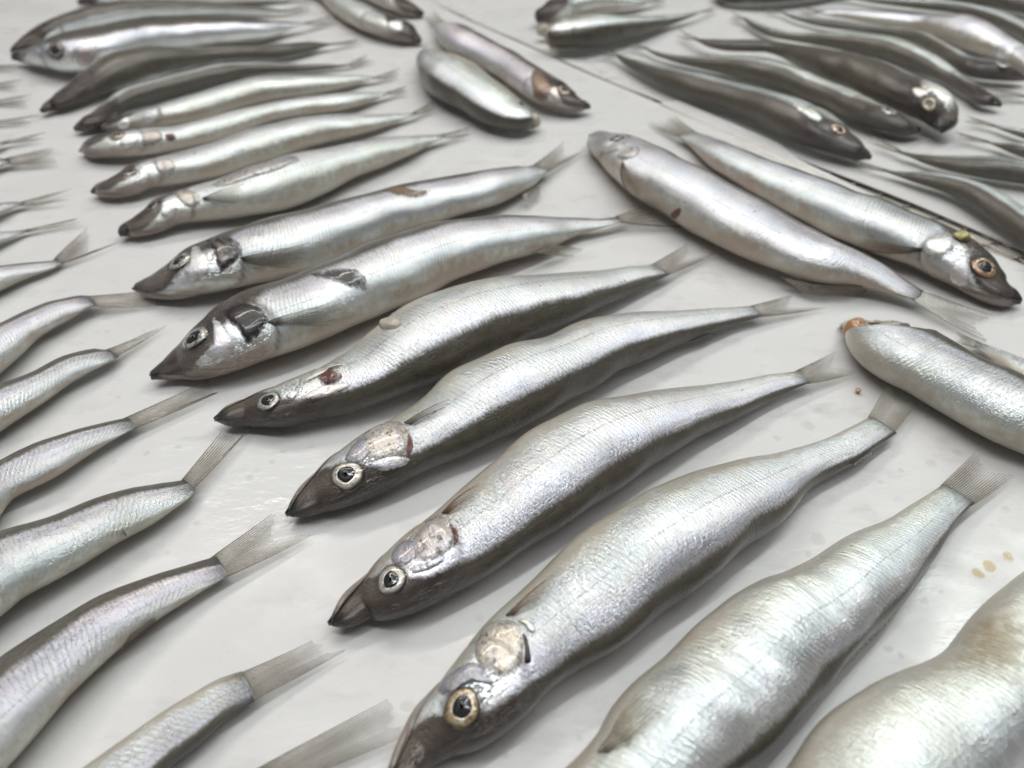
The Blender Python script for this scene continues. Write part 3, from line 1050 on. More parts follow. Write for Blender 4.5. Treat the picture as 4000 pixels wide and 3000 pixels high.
# ------------------------------------------------------------------ the main row (nose to tail; dorsal x, y, ventral x, y)
GOLD, PALE, ORNG = (.52, .40, .22), (.55, .53, .47), (.46, .25, .11)
BLACK = (.22, .20, .19, .44)
SILV = (.86, .86, .88, .12)

F1 = Fish([(530, 1105, 530, 1130), (574, 1079, 600, 1159), (642, 1034, 700, 1161), (687, 994, 791, 1152), (769, 944, 900, 1136), (859, 912, 990, 1112),
           (976, 868, 1085, 1094), (1120, 835, 1230, 1045), (1266, 796, 1374, 985), (1519, 732, 1627, 886), (1772, 678, 1844, 835), (1971, 647, 2016, 765),
           (2060, 635, 2095, 710), (2100, 630, 2135, 682)],
          'silver fish with brown torn spot on its back, above the biggest eyed fish', roll=42, color=(.24, .45, .35, 1), ns=150, nt=48)
F1.eye((703, 1022), 43, .5, PALE)
F1.build().jaw()
F1.patch([(754, 961), (791, 973), (815, 998), (819, 1063), (791, 1091), (746, 1105), (721, 1079), (713, 1062), (738, 1022)], 'cheek_plate', M['plate'], SILV, .0006)
F1.patch([(807, 937), (876, 922), (929, 941), (949, 973), (941, 1006), (896, 1042), (856, 1068), (842, 1034), (828, 985)], 'gill_cover', M['plate'], BLACK, .0009)
F1.patch([(1480, 735), (1560, 728), (1620, 742), (1690, 745), (1660, 768), (1590, 775), (1520, 758)], 'torn_skin', M['tear'], None, .0003)
F1.pectoral((943, 1014), (1215, 945), (1150, 1040))
F1.tail((2190, 566), (2199, 615), (2282, 588))
F1.sheet([unproj((2040, 760), .004), unproj((2110, 715), .004)], [unproj((2055, 812), .0012), unproj((2110, 770), .0012)], 'anal_fin', 8)

F2 = Fish([(589, 1450, 594, 1477), (633, 1411, 665, 1480), (677, 1367, 760, 1475), (722, 1310, 886, 1457), (775, 1258, 981, 1430), (855, 1192, 1108, 1386),
           (987, 1120, 1234, 1342), (1157, 1067, 1410, 1257), (1374, 985, 1537, 1205), (1627, 886, 1736, 1108), (1826, 846, 1953, 1031), (2007, 835, 2134, 972),
           (2190, 843, 2240, 925), (2310, 850, 2335, 900), (2415, 842, 2425, 872)],
          'silver fish with the biggest round eye and a large black gill patch, mouth pointing left', roll=40, color=(.25, .5, .45, 1), ns=160, nt=52)
F2.eye((762, 1319), 53, .52, PALE)
F2.build().jaw()
F2.patch([(831, 1238), (864, 1254), (900, 1303), (921, 1356), (880, 1413), (848, 1423), (819, 1400), (795, 1382), (827, 1360), (831, 1287)], 'cheek_plate', M['plate'], SILV, .0007)
F2.patch([(868, 1217), (913, 1185), (990, 1189), (1035, 1217), (1051, 1254), (1031, 1291), (990, 1339), (966, 1346), (929, 1295), (892, 1258)], 'gill_cover', M['plate'], (.12, .11, .11, .56), .0010)
F2.patch([(1180, 1075), (1290, 1045), (1400, 1050), (1450, 1105), (1440, 1140), (1380, 1130), (1290, 1100)], 'torn_skin', M['soot'], None, .0003)
F2.pectoral((1056, 1266), (1340, 1164), (1300, 1262))
F2.tail((2500, 814), (2580, 872), (2682, 889), rays=10)
F2.sheet([unproj((2075, 985), .006), unproj((2150, 955), .005)], [unproj((2205, 1008), .0012), unproj((2266, 975), .0014)], 'anal_fin', 9)

F3 = Fish([(848, 1647, 842, 1636), (911, 1668, 886, 1592), (1013, 1665, 949, 1563), (1089, 1671, 1025, 1525), (1203, 1652, 1114, 1490), (1340, 1622, 1230, 1440),
           (1500, 1575, 1375, 1365), (1640, 1520, 1490, 1262), (1800, 1443, 1640, 1170), (1960, 1365, 1820, 1110), (2130, 1298, 2010, 1073), (2300, 1222, 2200, 1060),
           (2460, 1150, 2400, 1043), (2597, 1088, 2572, 1018)],
          'brown-backed fish with dark red wound behind its head and torn belly', roll=4, bs=.52, color=(.22, .62, .2, 1), ns=150, nt=48)
F3.eye((1047, 1568), 46, .55, PALE)
F3.build().jaw()
F3.patch([(1240, 1475), (1285, 1440), (1335, 1460), (1330, 1490), (1304, 1500), (1253, 1503)], 'wound', M['raw'], None, .0008)
F3.patch([(1175, 1500), (1250, 1445), (1300, 1420), (1345, 1425), (1300, 1442), (1240, 1478)], 'gill_cover', M['plate'], (.75, .72, .66, .15), .0006)
F3.patch([(1480, 1262), (1545, 1245), (1575, 1262), (1540, 1285), (1490, 1290)], 'torn_flap', M['rim'], None, .0012)
F3.patch([(1115, 1545), (1150, 1520), (1165, 1535), (1140, 1562)], 'cheek_plate', M['plate'], (.9, .92, 1.0, .1), .0004)
F3.patch([(1165, 1560), (1240, 1510), (1320, 1495), (1380, 1500), (1340, 1530), (1240, 1560)], 'shoulder_plate', M['plate'], (.88, .86, .84, .26), .0004)
F3.tail((2678, 957), (2669, 1012), (2780, 998))
F3.sheet([unproj((1990, 1342), .005), unproj((2030, 1322), .005)], [unproj((1972, 1290), .011), unproj((2090, 1278), .009)], 'dorsal_fin', 9)

F4 = Fish([(1137, 2020, 1127, 2000), (1190, 2022, 1160, 1935), (1260, 2005, 1210, 1875), (1330, 1990, 1275, 1805), (1420, 1958, 1345, 1745), (1540, 1905, 1440, 1680),
           (1660, 1850, 1560, 1615), (1800, 1785, 1690, 1525), (1950, 1712, 1830, 1420), (2110, 1632, 2000, 1350), (2260, 1550, 2150, 1305), (2400, 1455, 2310, 1243),
           (2560, 1385, 2490, 1218), (2760, 1310, 2710, 1203), (2900, 1262, 2880, 1192), (2968, 1243, 2945, 1187)],
          'dotted silver fish with pale gill cover, below the one with red wound', roll=2, color=(.22, .6, .15, 1), ns=160, nt=52, amp=1.2)
F4.eye((1359, 1858), 58, .5, (.60, .55, .45))
F4.build().jaw()
F4.patch([(1420, 1690), (1480, 1650), (1550, 1640), (1600, 1680), (1606, 1745), (1580, 1785), (1510, 1800), (1450, 1800), (1405, 1765)], 'gill_cover', M['plate'], (.66, .63, .59, .32), .0005)
F4.patch([(1590, 1690), (1612, 1705), (1612, 1770), (1590, 1790), (1586, 1745)], 'gill_slit', M['raw'], None, .0003)
F4.patch([(1345, 1795), (1395, 1725), (1440, 1700), (1452, 1750), (1425, 1800), (1385, 1815)], 'head_plate', M['plate'], (.42, .42, .46, .1), .0004)
F4.patch([(1445, 1805), (1520, 1780), (1600, 1785), (1592, 1812), (1515, 1838), (1455, 1832)], 'cheek_plate', M['plate'], (.85, .86, .9, .24), .0004)
F4.pectoral((1592, 1655), (1765, 1560), (1745, 1605), rays=7)
F4.tail((3081, 1156), (3068, 1200), (3212, 1203))
F4.sheet([unproj((2700, 1332), .003), unproj((2760, 1318), .003)], [unproj((2735, 1328), .0012), unproj((2800, 1306), .0012)], 'adipose_fin', 5)

F5 = Fish([(1302, 2448, 1292, 2430), (1375, 2452, 1325, 2365), (1460, 2420, 1390, 2285), (1575, 2408, 1470, 2200), (1680, 2365, 1560, 2112), (1800, 2308, 1660, 2030),
           (1930, 2232, 1780, 1930), (2070, 2140, 1905, 1822), (2220, 2037, 2060, 1700), (2370, 1930, 2230, 1602), (2530, 1825, 2420, 1545), (2700, 1718, 2610, 1512),
           (2880, 1630, 2810, 1495), (3040, 1552, 2990, 1460), (3158, 1500, 3122, 1443)],
          'fish with grey ringed eye and brown snout, just above the golden eyed one in front', roll=0, bs=.50, color=(.21, .5, .2, 1), ns=160, nt=52)
F5.eye((1529, 2263), 56, .5, PALE)
F5.build().jaw()
F5.patch([(1600, 2125), (1650, 2060), (1700, 2015), (1755, 2025), (1778, 2090), (1760, 2160), (1690, 2195), (1620, 2190)], 'gill_cover', M['plate'], (.66, .63, .63, .32), .0005)
F5.patch([(1755, 2036), (1780, 2060), (1790, 2110), (1772, 2150), (1770, 2095)], 'gill_slit', M['raw'], None, .0003)
F5.patch([(1525, 2165), (1580, 2110), (1640, 2125), (1625, 2185), (1575, 2215), (1535, 2205)], 'head_plate', M['plate'], (.44, .43, .47, .12), .0004)
F5.patch([(1600, 2215), (1680, 2190), (1740, 2165), (1735, 2195), (1670, 2230), (1605, 2245)], 'cheek_plate', M['plate'], (.78, .78, .82, .30), .0004)
F5.pectoral((1738, 2008), (1885, 1890), (1862, 1960), rays=7, color=(1.1, .75, .6, 1))
F5.tail((3252, 1378), (3232, 1440), (3345, 1455))

F6 = Fish([(1530, 3105, 1500, 3080), (1600, 3060, 1530, 2990), (1700, 2985, 1578, 2875), (1800, 2940, 1640, 2750), (1900, 2905, 1720, 2655), (2010, 2840, 1810, 2540),
           (2130, 2720, 1910, 2420), (2270, 2610, 2040, 2300), (2420, 2520, 2190, 2165), (2570, 2400, 2360, 2025), (2720, 2300, 2530, 1920), (2880, 2155, 2710, 1840),
           (3030, 2040, 2900, 1790), (3160, 1910, 3080, 1752), (3330, 1815, 3250, 1700), (3492, 1698, 3412, 1620)],
          'largest front fish with a golden ringed eye, its nose cut by the lower frame', roll=-2, bs=.57, color=(.21, .55, .12, 1), ns=180, nt=56)
F6.eye((1803, 2764), 70, .5, GOLD)
F6.build().jaw()
F6.patch([(1703, 2690), (1777, 2617), (1838, 2585), (1891, 2605), (1931, 2658), (1919, 2678), (1866, 2666), (1805, 2687), (1740, 2725)], 'cheek_plate', M['plate'], (.46, .46, .50, .1), .0006)
F6.patch([(1850, 2540), (1890, 2455), (1975, 2415), (2035, 2440), (2050, 2512), (2045, 2590), (1990, 2650), (1920, 2640), (1870, 2600)], 'gill_cover', M['plate'], (.74, .69, .62, .32), .0006)
F6.patch([(2043, 2471), (2066, 2500), (2076, 2585), (2052, 2590), (2046, 2528)], 'gill_slit', M['cavity'], None, .0003)
F6.patch([(2020, 2425), (2060, 2418), (2090, 2450), (2094, 2480), (2070, 2470), (2045, 2445)], 'shoulder_plate', M['plate'], (.80, .86, .78, .02), .0006)
F6.pectoral((1992, 2408), (2195, 2232), (2130, 2345), rays=8, color=(1.0, .78, .62, 1))
F6.tail((3467, 1504), (3490, 1590), (3590, 1572), zt=(.004, .0015))
F6.sheet([unproj((3330, 1815), .004), unproj((3400, 1765), .004)], [unproj((3345, 1820), .0012), unproj((3412, 1775), .0012)], 'adipose_fin', 5)

F7 = Fish([(2720, 3170, 2290, 2920), (2916, 2994, 2420, 2715), (3106, 2810, 2600, 2555), (3240, 2660, 2760, 2425), (3370, 2530, 2900, 2300), (3520, 2350, 3085, 2218),
           (3640, 2165, 3270, 2110), (3735, 2040, 3480, 2018), (3795, 1968, 3690, 1884)],
          'fish with wrinkled silver flank running off the lower edge, right of the golden eyed one', roll=-4, ext=.150, bend=-1.5, wrinkle=.06, bs=.63, color=(.20, .66, .12, 1), ns=150, nt=56, amp=1.6)
F7.build().jaw()
F7.pectoral((2350, 2945), (2500, 2715), (2610, 2800), rays=9, color=(1.0, .85, .6, 1))
F7.tail((3800, 1776), (3840, 1850), (3950, 1873))
F7.sheet([unproj((3300, 2590), .006), unproj((3460, 2420), .006)], [unproj((3310, 2600), .0012), unproj((3478, 2425), .0012)], 'dorsal_fin', 9)

F8 = Fish([(3760, 3350, 3060, 3010), (3960, 3100, 3260, 2780), (4130, 2880, 3480, 2645), (4260, 2700, 3700, 2525), (4330, 2520, 3830, 2380), (4400, 2330, 4010, 2225),
           (4540, 2140, 4300, 2050), (4680, 2010, 4600, 1950)],
          'broad pale fish with amber belly fin patch in the lower right corner', roll=-14, ext=.150, wrinkle=.025, bs=.66, color=(.19, .75, .1, 1), ns=120, nt=48)
F8.build().jaw()
F8.patch([(3700, 2600), (3790, 2440), (3900, 2385), (4010, 2400), (4080, 2520), (4060, 2650), (3950, 2690), (3820, 2650)], 'amber_belly_skin', M['juice'], None, .0002)
F8.tail((4780, 1850), (4780, 1900), (4860, 1930))

# ------------------------------------------------------------------ headless fish and its neighbours on the right
H = Fish([(3400, 1195, 3345, 1322), (3470, 1205, 3375, 1400), (3560, 1240, 3440, 1475), (3680, 1310, 3560, 1540), (3810, 1380, 3700, 1620), (3930, 1430, 3850, 1712),
          (4060, 1500, 4000, 1775), (4250, 1640, 4200, 1850), (4450, 1790, 4420, 1900), (4560, 1850, 4545, 1910)],
         'headless fish with open dark cut end and orange innards, at the right edge', roll=38, lift=.0, name='headless_fish', cut=1, slant=.009, color=(.24, .55, .1, 1), ns=110, nt=56)
H.build()
H.tail((4680, 1860), (4660, 1930), (4700, 1990))


def blob(name, parent, c, r, mat, origin, seed, sq=(1, 1, .8), seg=16):
    rg = np.random.default_rng(seed)
    V = []
    p = rg.uniform(0, 6, 4)
    for i in range(seg + 1):
        a = math.pi * i / seg
        for k in range(seg * 2):
            b = math.pi * k / seg
            q = 1 + .14 * math.sin(3 * a + p[0] + 2 * math.sin(b + p[1])) + .10 * math.sin(4 * b + p[2]) * math.sin(a)
            V.append(np.array(c) + r * q * np.array([math.sin(a) * math.cos(b) * sq[0], math.sin(a) * math.sin(b) * sq[1], math.cos(a) * sq[2]]))
    return mesh_obj(name, V, grid_faces(seg + 1, seg * 2, True), mat, parent, origin=origin)


blob('innards', H.root, unproj((3352, 1290), .0042), .0034, M['roe'], H.origin, 5, (1.1, 1, .8))
blob('innards', H.root, unproj((3322, 1288), .003), .0017, M['flesh'], H.origin, 6, (1, 1, .9))
blob('innards', H.root, unproj((3395, 1300), .0055), .0022, M['roe'], H.origin, 7, (1, 1.2, .7))

HB = Fish([(4300, 1510, 4220, 1640), (4150, 1440, 4080, 1560), (4000, 1392, 3950, 1480), (3900, 1352, 3880, 1415), (3820, 1328, 3810, 1362)],
          'dark shiny tail half showing behind the headless fish at the right edge', roll=10, ext=.13, color=(.26, .5, .1, 1), ns=80, nt=32)
HB.build().jaw()
HB.tail((3745, 1300), (3760, 1325), (3740, 1342), rays=10)

R1 = Fish([(2316, 516, 2309, 535), (2345, 508, 2318, 585), (2430, 516, 2355, 630), (2520, 545, 2405, 690), (2630, 598, 2490, 770), (2770, 672, 2620, 850),
           (2900, 745, 2770, 940), (3010, 800, 2890, 1000), (3140, 872, 3030, 1060), (3270, 935, 3190, 1110), (3390, 988, 3340, 1125), (3500, 1058, 3455, 1155), (3612, 1128, 3567, 1180)],
          'plump silver fish with head pointing up left and tail spread at its lower right', roll=34, color=(.20, .30, .5, 1), ns=150, nt=48, lift=.0006)
R1.eye((2411, 538), 23, .5, PALE)
R1.build().jaw()
R1.patch([(2353, 590), (2384, 572), (2443, 559), (2434, 586), (2375, 602)], 'cheek_plate', M['plate'], SILV, .0006)
R1.patch([(2407, 618), (2452, 577), (2502, 577), (2493, 608), (2443, 627)], 'gill_cover', M['plate'], (.7, .68, .66, .3), .0009)
R1.pectoral((2432, 640), (2525, 752), (2490, 770), color=(1.0, .7, .55, 1), lift=.002)
R1.tail((3855, 1219), (3775, 1262), (3838, 1330), rays=20)
R1.sheet([unproj((3045, 1080), .004), unproj((3230, 1110), .004), unproj((3390, 1120), .004)], [unproj((3170, 1165), .0011), unproj((3300, 1168), .0011), unproj((3385, 1140), .0011)], 'anal_fin', 20)
R1.patch([(2615, 838), (2640, 815), (2668, 812), (2655, 845), (2635, 856)], 'wound', M['raw'], None, .0002)

R2 = Fish([(3986, 1160, 3988, 1182), (3960, 1120, 3920, 1195), (3920, 1075, 3850, 1180), (3875, 1005, 3760, 1140), (3810, 940, 3690, 1108), (3720, 888, 3600, 1060),
           (3600, 838, 3480, 1015), (3450, 775, 3340, 960), (3300, 733, 3200, 890), (3150, 670, 3060, 815), (3000, 618, 2920, 740), (2890, 570, 2800, 670), (2780, 528, 2715, 590), (2712, 500, 2655, 545)],
          'silver fish with orange ringed eye and yellow scrap on its head, beside the wire rack', roll=38, color=(.22, .5, .55, 1), ns=150, nt=48)
R2.eye((3845, 1048), 47, .48, ORNG)
R2.build().jaw()
R2.patch([(3705, 1043), (3769, 993), (3788, 1034), (3792, 1088), (3778, 1124), (3732, 1111)], 'cheek_plate', M['plate'], SILV, .0006)
R2.patch([(3601, 953), (3655, 930), (3725, 925), (3728, 975), (3678, 1016), (3619, 1007)], 'gill_cover', M['plate'], (.82, .82, .80, .2), .0009)
R2.pectoral((3601, 978), (3370, 925), (3340, 955), color=(.85, .7, .65, 1))
R2.tail((2640, 455), (2600, 480), (2540, 488), rays=12)
pu = R2.at(*R2.pin((3755, 935)))
sc = blob('yellow_scrap', None, (0, 0, 0), .0019, M['yolk'], None, 9, (1.1, 1, .7))
sc.location = pu[0] + pu[1] * .0008
tag(sc, 'small yellow scrap stuck on the head of the orange-eyed fish beside the wire rack', 'scrap')

# ------------------------------------------------------------------ dark fish on the far sheet, upper right
R3 = Fish([(3392, 622, 3393, 605), (3350, 632, 3375, 565), (3250, 608, 3310, 505), (3150, 575, 3235, 435), (3020, 512, 3110, 378), (2890, 452, 2980, 343),
           (2760, 408, 2840, 312), (2630, 360, 2710, 277), (2520, 307, 2590, 255), (2440, 255, 2490, 228), (2408, 225, 2428, 210)],
          'dark brown-backed fish with orange eye just above the wire rack, nearest of its pack', roll=17, color=(.32, .8, .1, 1), ns=120, nt=40)
R3.eye((3276, 506), 31, .45, ORNG)
R3.build().jaw()
R3.patch([(3090, 400), (3150, 420), (3215, 460), (3190, 480), (3120, 440)], 'gill_cover', M['plate'], (.8, .86, .82, .2), .0007)
R3.tail((2365, 190), (2370, 205), (2345, 215), rays=8)

R4 = Fish([(3590, 520, 3595, 505), (3540, 533, 3560, 475), (3440, 515, 3500, 435), (3340, 480, 3410, 385), (3230, 420, 3310, 340), (3110, 375, 3190, 298),
           (2990, 335, 3060, 240), (2850, 296, 2910, 215), (2700, 262, 2740, 215), (2580, 228, 2600, 205), (2520, 195, 2530, 183)],
          'reddish brown-backed fish with white ringed eye, second up from the wire rack', roll=4, color=(.33, .9, .2, 1), ns=120, nt=40)
R4.eye((3470, 434), 28, .5, PALE)
R4.build().jaw()
R4.tail((2470, 165), (2480, 180), (2455, 188), rays=8)

R5 = Fish([(3655, 508, 3695, 498), (3590, 482, 3735, 445), (3505, 440, 3715, 365), (3425, 400, 3640, 312), (3330, 355, 3540, 275), (3180, 292, 3390, 218),
           (3080, 235, 3230, 187), (2980, 207, 3080, 167), (2880, 206, 2950, 152), (2790, 195, 2830, 150), (2710, 160, 2720, 142)],
          'blackest fish with its gaping silvery head turned upright, among the upper right pack', roll=30, lift=.002, color=(.42, .8, .1, 1), ns=120, nt=40)
R5.eye((3628, 407), 27, .5, GOLD)
R5.build().jaw()
R5.patch([(3590, 310), (3660, 305), (3715, 350), (3735, 420), (3700, 440), (3650, 380), (3600, 350)], 'gill_cover', M['plate'], (.85, .85, .80, .2), .0008)
R5.patch([(3560, 345), (3600, 345), (3630, 370), (3600, 385), (3570, 375)], 'cheek_plate', M['plate'], (.8, .8, .75, .25), .0006)
R5.tail((2650, 110), (2670, 135), (2640, 140), rays=8)

R6 = Fish([(3895, 420, 3902, 400), (3850, 422, 3880, 368), (3760, 370, 3800, 318), (3670, 318, 3720, 262), (3550, 275, 3610, 192), (3400, 225, 3460, 137),
           (3250, 190, 3300, 122), (3100, 165, 3130, 125), (2985, 140, 3010, 105), (2905, 85, 2920, 65)],
          'brown-backed fish with a bright side and blunt dark snout, behind the gaping one', roll=2, color=(.33, .95, .1, 1), ns=100, nt=36)
R6.build().jaw()
R6.tail((2860, 50), (2870, 60), (2850, 72), rays=8)

R7 = Fish([(4002, 318, 4000, 295), (3940, 322, 3960, 255), (3850, 318, 3880, 230), (3740, 285, 3790, 215), (3650, 220, 3700, 170), (3530, 155, 3570, 115),
           (3380, 130, 3400, 98), (3230, 112, 3240, 80), (3120, 85, 3130, 65), (3050, 52, 3060, 42)],
          'brown-backed fish with pale ringed eye, its snout touching the right edge', roll=22, color=(.33, .85, .1, 1), ns=100, nt=36)
R7.eye((3913, 253), 25, .45, PALE)
R7.build().jaw()
R7.tail((2990, 30), (3005, 42), (2985, 48), rays=8)

R8 = Fish([(4110, 300, 4100, 320), (4060, 235, 4020, 290), (3975, 160, 3930, 245), (3915, 125, 3830, 220), (3840, 75, 3720, 180), (3720, 50, 3600, 125),
           (3560, 50, 3450, 105), (3380, 32, 3320, 80), (3200, 30, 3180, 58)],
          'lavender silver fish showing its shiny side, near the upper right corner', roll=35, color=(.15, .15, .2, 1), ns=100, nt=36)
R8.build().jaw()
R8.patch([(3882, 195), (3930, 175), (3970, 190), (3955, 225), (3900, 232)], 'cheek_plate', M['plate'], SILV, .0007)
R8.tail((3130, 20), (3140, 40), (3120, 60), rays=8)

R9 = Fish([(4240, 250, 4250, 235), (4150, 222, 4180, 180), (4020, 170, 4060, 115), (3900, 110, 3940, 55), (3750, 60, 3800, 15), (3600, 40, 3640, -5),
           (3450, 22, 3480, -10), (3330, 4, 3340, -18)],
          'half dark, half pale fish above the lavender silver one, crossing the right edge', roll=6, color=(.25, .9, .1, 1), ns=80, nt=32)
R9.build().jaw()
R9.tail((3260, -25), (3280, -12), (3260, 0), rays=8)
R10 = Fish([(4300, 150, 4320, 130), (4180, 120, 4210, 60), (4030, 65, 4080, 0), (3900, 40, 3950, -35), (3750, 10, 3800, -60), (3600, -15, 3640, -65), (3430, -52, 3440, -70)],
           'farthest fish in the upper right corner, cut by the top edge', roll=10, color=(.26, .8, .2, 1), ns=80, nt=32)
R10.build().jaw()
R10.tail((3360, -75), (3380, -65), (3360, -58), rays=8)
R11 = Fish([(2780, -15, 2790, -35), (2850, 18, 2850, -45), (2980, 26, 2970, -55), (3120, 12, 3110, -60), (3300, -20, 3300, -70), (3420, -50, 3420, -70)],
           'dark fish cut by the top edge, right of the yellow roe fish', roll=40, color=(.35, .8, .1, 1), ns=70, nt=28)
R11.build().jaw()
R11.tail((3500, -75), (3480, -68), (3500, -60), rays=8)

# fish along the right edge, only their tail halves in the frame
S1 = Fish([(4000, 723, 4000, 628), (3814, 696, 3859, 604), (3678, 665, 3740, 602), (3565, 624, 3633, 600), (3500, 600, 3525, 585)],
          'dark tail half at the right edge, upper of the two brown ones above the rack', roll=22, ext=.14, color=(.34, .7, .2, 1), ns=90, nt=32)
S1.build().jaw()
S1.tail((3415, 535), (3435, 560), (3395, 556), rays=10)
S2 = Fish([(4030, 985, 4060, 850), (3904, 889, 3930, 760), (3814, 825, 3859, 720), (3723, 770, 3770, 690), (3588, 722, 3640, 667), (3500, 692, 3530, 662), (3455, 675, 3465, 658)],
          'curved brown tail half at the right edge, lower of two above the wire rack', roll=14, ext=.14, bend=-3, color=(.34, .7, .3, 1), ns=90, nt=36)
S2.build().jaw()
S2.tail((3330, 625), (3360, 645), (3320, 640), rays=10)
S3 = Fish([(4100, 585, 4110, 520), (4000, 545, 4010, 503), (3927, 520, 3940, 490), (3880, 500, 3885, 483)],
          'small shiny tail tip at the right edge, topmost below the gaping dark fish', roll=5, ext=.13, color=(.26, .5, .1, 1), ns=70, nt=28)
S3.build().jaw()
S3.tail((3785, 455), (3800, 470), (3775, 475), rays=10)
S4 = Fish([(4120, 660, 4120, 565), (4000, 622, 4000, 552), (3904, 583, 3925, 549), (3858, 562, 3865, 548)],
          'small brown tail tip at the right edge, just below the small shiny one', roll=14, ext=.13, color=(.27, .7, .1, 1), ns=70, nt=28)
S4.build().jaw()
S4.tail((3740, 515), (3760, 530), (3750, 545), rays=10)
S5 = Fish([(4150, 450, 4160, 405), (4080, 415, 4085, 385), (4020, 385, 4022, 372)],
          'faint tail fin lying beside the blunt brown snout at the right edge', roll=10, ext=.13, color=(.26, .7, .1, 1), ns=60, nt=24)
S5.build().jaw()
S5.tail((3800, 330), (3880, 360), (3830, 378), rays=10)

# ------------------------------------------------------------------ the few at the top centre
T1 = Fish([(2190, 190, 2150, 95), (2250, 197, 2215, 52), (2350, 180, 2330, 48), (2470, 150, 2450, 58), (2600, 107, 2590, 58), (2700, 68, 2690, 48), (2740, 50, 2740, 42)],
          'headless fish with yellow roe at its cut end, top centre', roll=-4, name='headless_fish', cut=1, color=(.25, .9, .1, 1), ns=80, nt=32)
T1.build()
T1.tail((2790, 25), (2780, 35), (2800, 40), rays=8)
blob('roe', T1.root, unproj((2172, 152), .004), .0042, M['yolk'], T1.origin, 15, (1, .9, .8))
blob('roe', T1.root, unproj((2130, 120), .004), .0040, M['rim'], T1.origin, 16, (1, .9, .9))
T2 = Fish([(2100, 30, 2110, 90), (2150, -5, 2180, 95), (2220, -30, 2240, 62), (2320, -40, 2340, 45), (2450, -25, 2460, 35), (2540, -5, 2540, 18)],
          'brown fish lying behind the yellow roe fish at the top edge', roll=60, color=(.3, .8, .1, 1), ns=70, nt=28)
T2.build().jaw()
T2.tail((2600, -20), (2590, -6), (2600, 8), rays=8)

C1 = Fish([(2306, 410, 2300, 422), (2260, 372, 2240, 435), (2190, 312, 2150, 425), (2100, 258, 2050, 375), (2010, 203, 1960, 305), (1920, 155, 1870, 258),
           (1850, 115, 1790, 228), (1790, 84, 1735, 180), (1745, 80, 1705, 130)],
          'mauve fish with orange ringed eye and brown head, right of the top centre pair', roll=48, lift=.001, color=(.22, .05, .3, .7), ns=110, nt=40)
C1.eye((2203, 353), 25, .5, (.5, .36, .24))
C1.build().jaw()
C1.patch([(2085, 275), (2125, 280), (2160, 330), (2150, 385), (2110, 400), (2085, 350)], 'gill_cover', M['plate'], (.34, .25, .19, .28), .0008)
C1.patch([(2145, 350), (2175, 335), (2185, 375), (2200, 400), (2170, 400)], 'cheek_plate', M['plate'], (.8, .74, .66, .2), .0006)
C1.tail((1700, 45), (1690, 62), (1660, 68), rays=8)
C2 = Fish([(2060, 500, 2090, 440), (1990, 512, 2040, 400), (1900, 490, 1965, 338), (1800, 435, 1885, 275), (1710, 380, 1800, 222), (1660, 310, 1720, 192), (1645, 250, 1678, 186), (1645, 222, 1660, 196)],
          'headless fish with white side and brown back, left one of the pair at top centre', roll=-16, name='headless_fish', cut=1, color=(.24, .7, .2, 1), ns=110, nt=40)
C2.build()
C2.tail((1670, 165), (1660, 180), (1645, 190), rays=6)
blob('innards', C2.root, unproj((2082, 472), .004), .0030, M['rim'], C2.origin, 25, (1, 1, .9))
C3 = Fish([(1645, 150, 1640, 166), (1610, 95, 1590, 168), (1550, 62, 1500, 150), (1480, 35, 1410, 118), (1390, -5, 1320, 62), (1310, -50, 1255, 0), (1250, -90, 1200, -45), (1210, -108, 1182, -85)],
          'pale green fish with shiny cheek and dark snout, coming down from the top edge', roll=40, color=(.2, .8, .3, .8), ns=100, nt=36)
C3.build().jaw()
C3.patch([(1520, 85), (1574, 82), (1580, 115), (1545, 130), (1510, 112)], 'cheek_plate', M['plate'], SILV, .0007)
C3.tail((1150, -130), (1160, -115), (1130, -105), rays=8)
C4 = Fish([(1655, 45, 1642, 65), (1620, 15, 1585, 62), (1560, -20, 1500, 32), (1480, -60, 1430, -2), (1400, -95, 1350, -40), (1300, -128, 1280, -98)],
          'fish with only its dark snout showing at the top edge, behind the pale green one', roll=50, color=(.26, .7, .4, .8), ns=80, nt=32)
C4.build().jaw()
C4.tail((1240, -150), (1250, -140), (1230, -132), rays=8)

# ------------------------------------------------------------------ the packed group, upper left
G1 = Fish([(465, 905, 470, 920), (485, 868, 530, 926), (550, 825, 620, 908), (620, 765, 710, 878), (720, 735, 820, 862), (860, 692, 960, 848), (1010, 640, 1110, 820),
           (1160, 597, 1260, 753), (1320, 563, 1400, 690), (1460, 537, 1530, 640), (1600, 523, 1650, 583), (1720, 519, 1745, 540)],
          'fish with scraped shoulder and bright cheek, lowest of the packed group at upper left', roll=38, color=(.2, .75, .2, .8), ns=130, nt=40)
G1.eye((592, 806), 24, .6, (.2, .16, .12), .25)
G1.build().jaw()
G1.patch([(619, 817), (660, 795), (696, 815), (680, 842), (640, 853)], 'cheek_plate', M['plate'], (.9, .9, .92, .08), .0007)
G1.patch([(678, 748), (759, 745), (787, 781), (759, 813), (715, 799)], 'gill_cover', M['plate'], (.62, .60, .55, .25), .0005)
G1.pectoral((795, 780), (960, 720), (930, 800), rays=7)
G1.patch([(830, 715), (1000, 650), (1130, 610), (1180, 625), (1100, 660), (960, 705), (850, 735)], 'scraped_skin', M['plate'], (.62, .62, .62, .3), .0006)
G1.tail((1830, 500), (1810, 522), (1835, 528), rays=9)
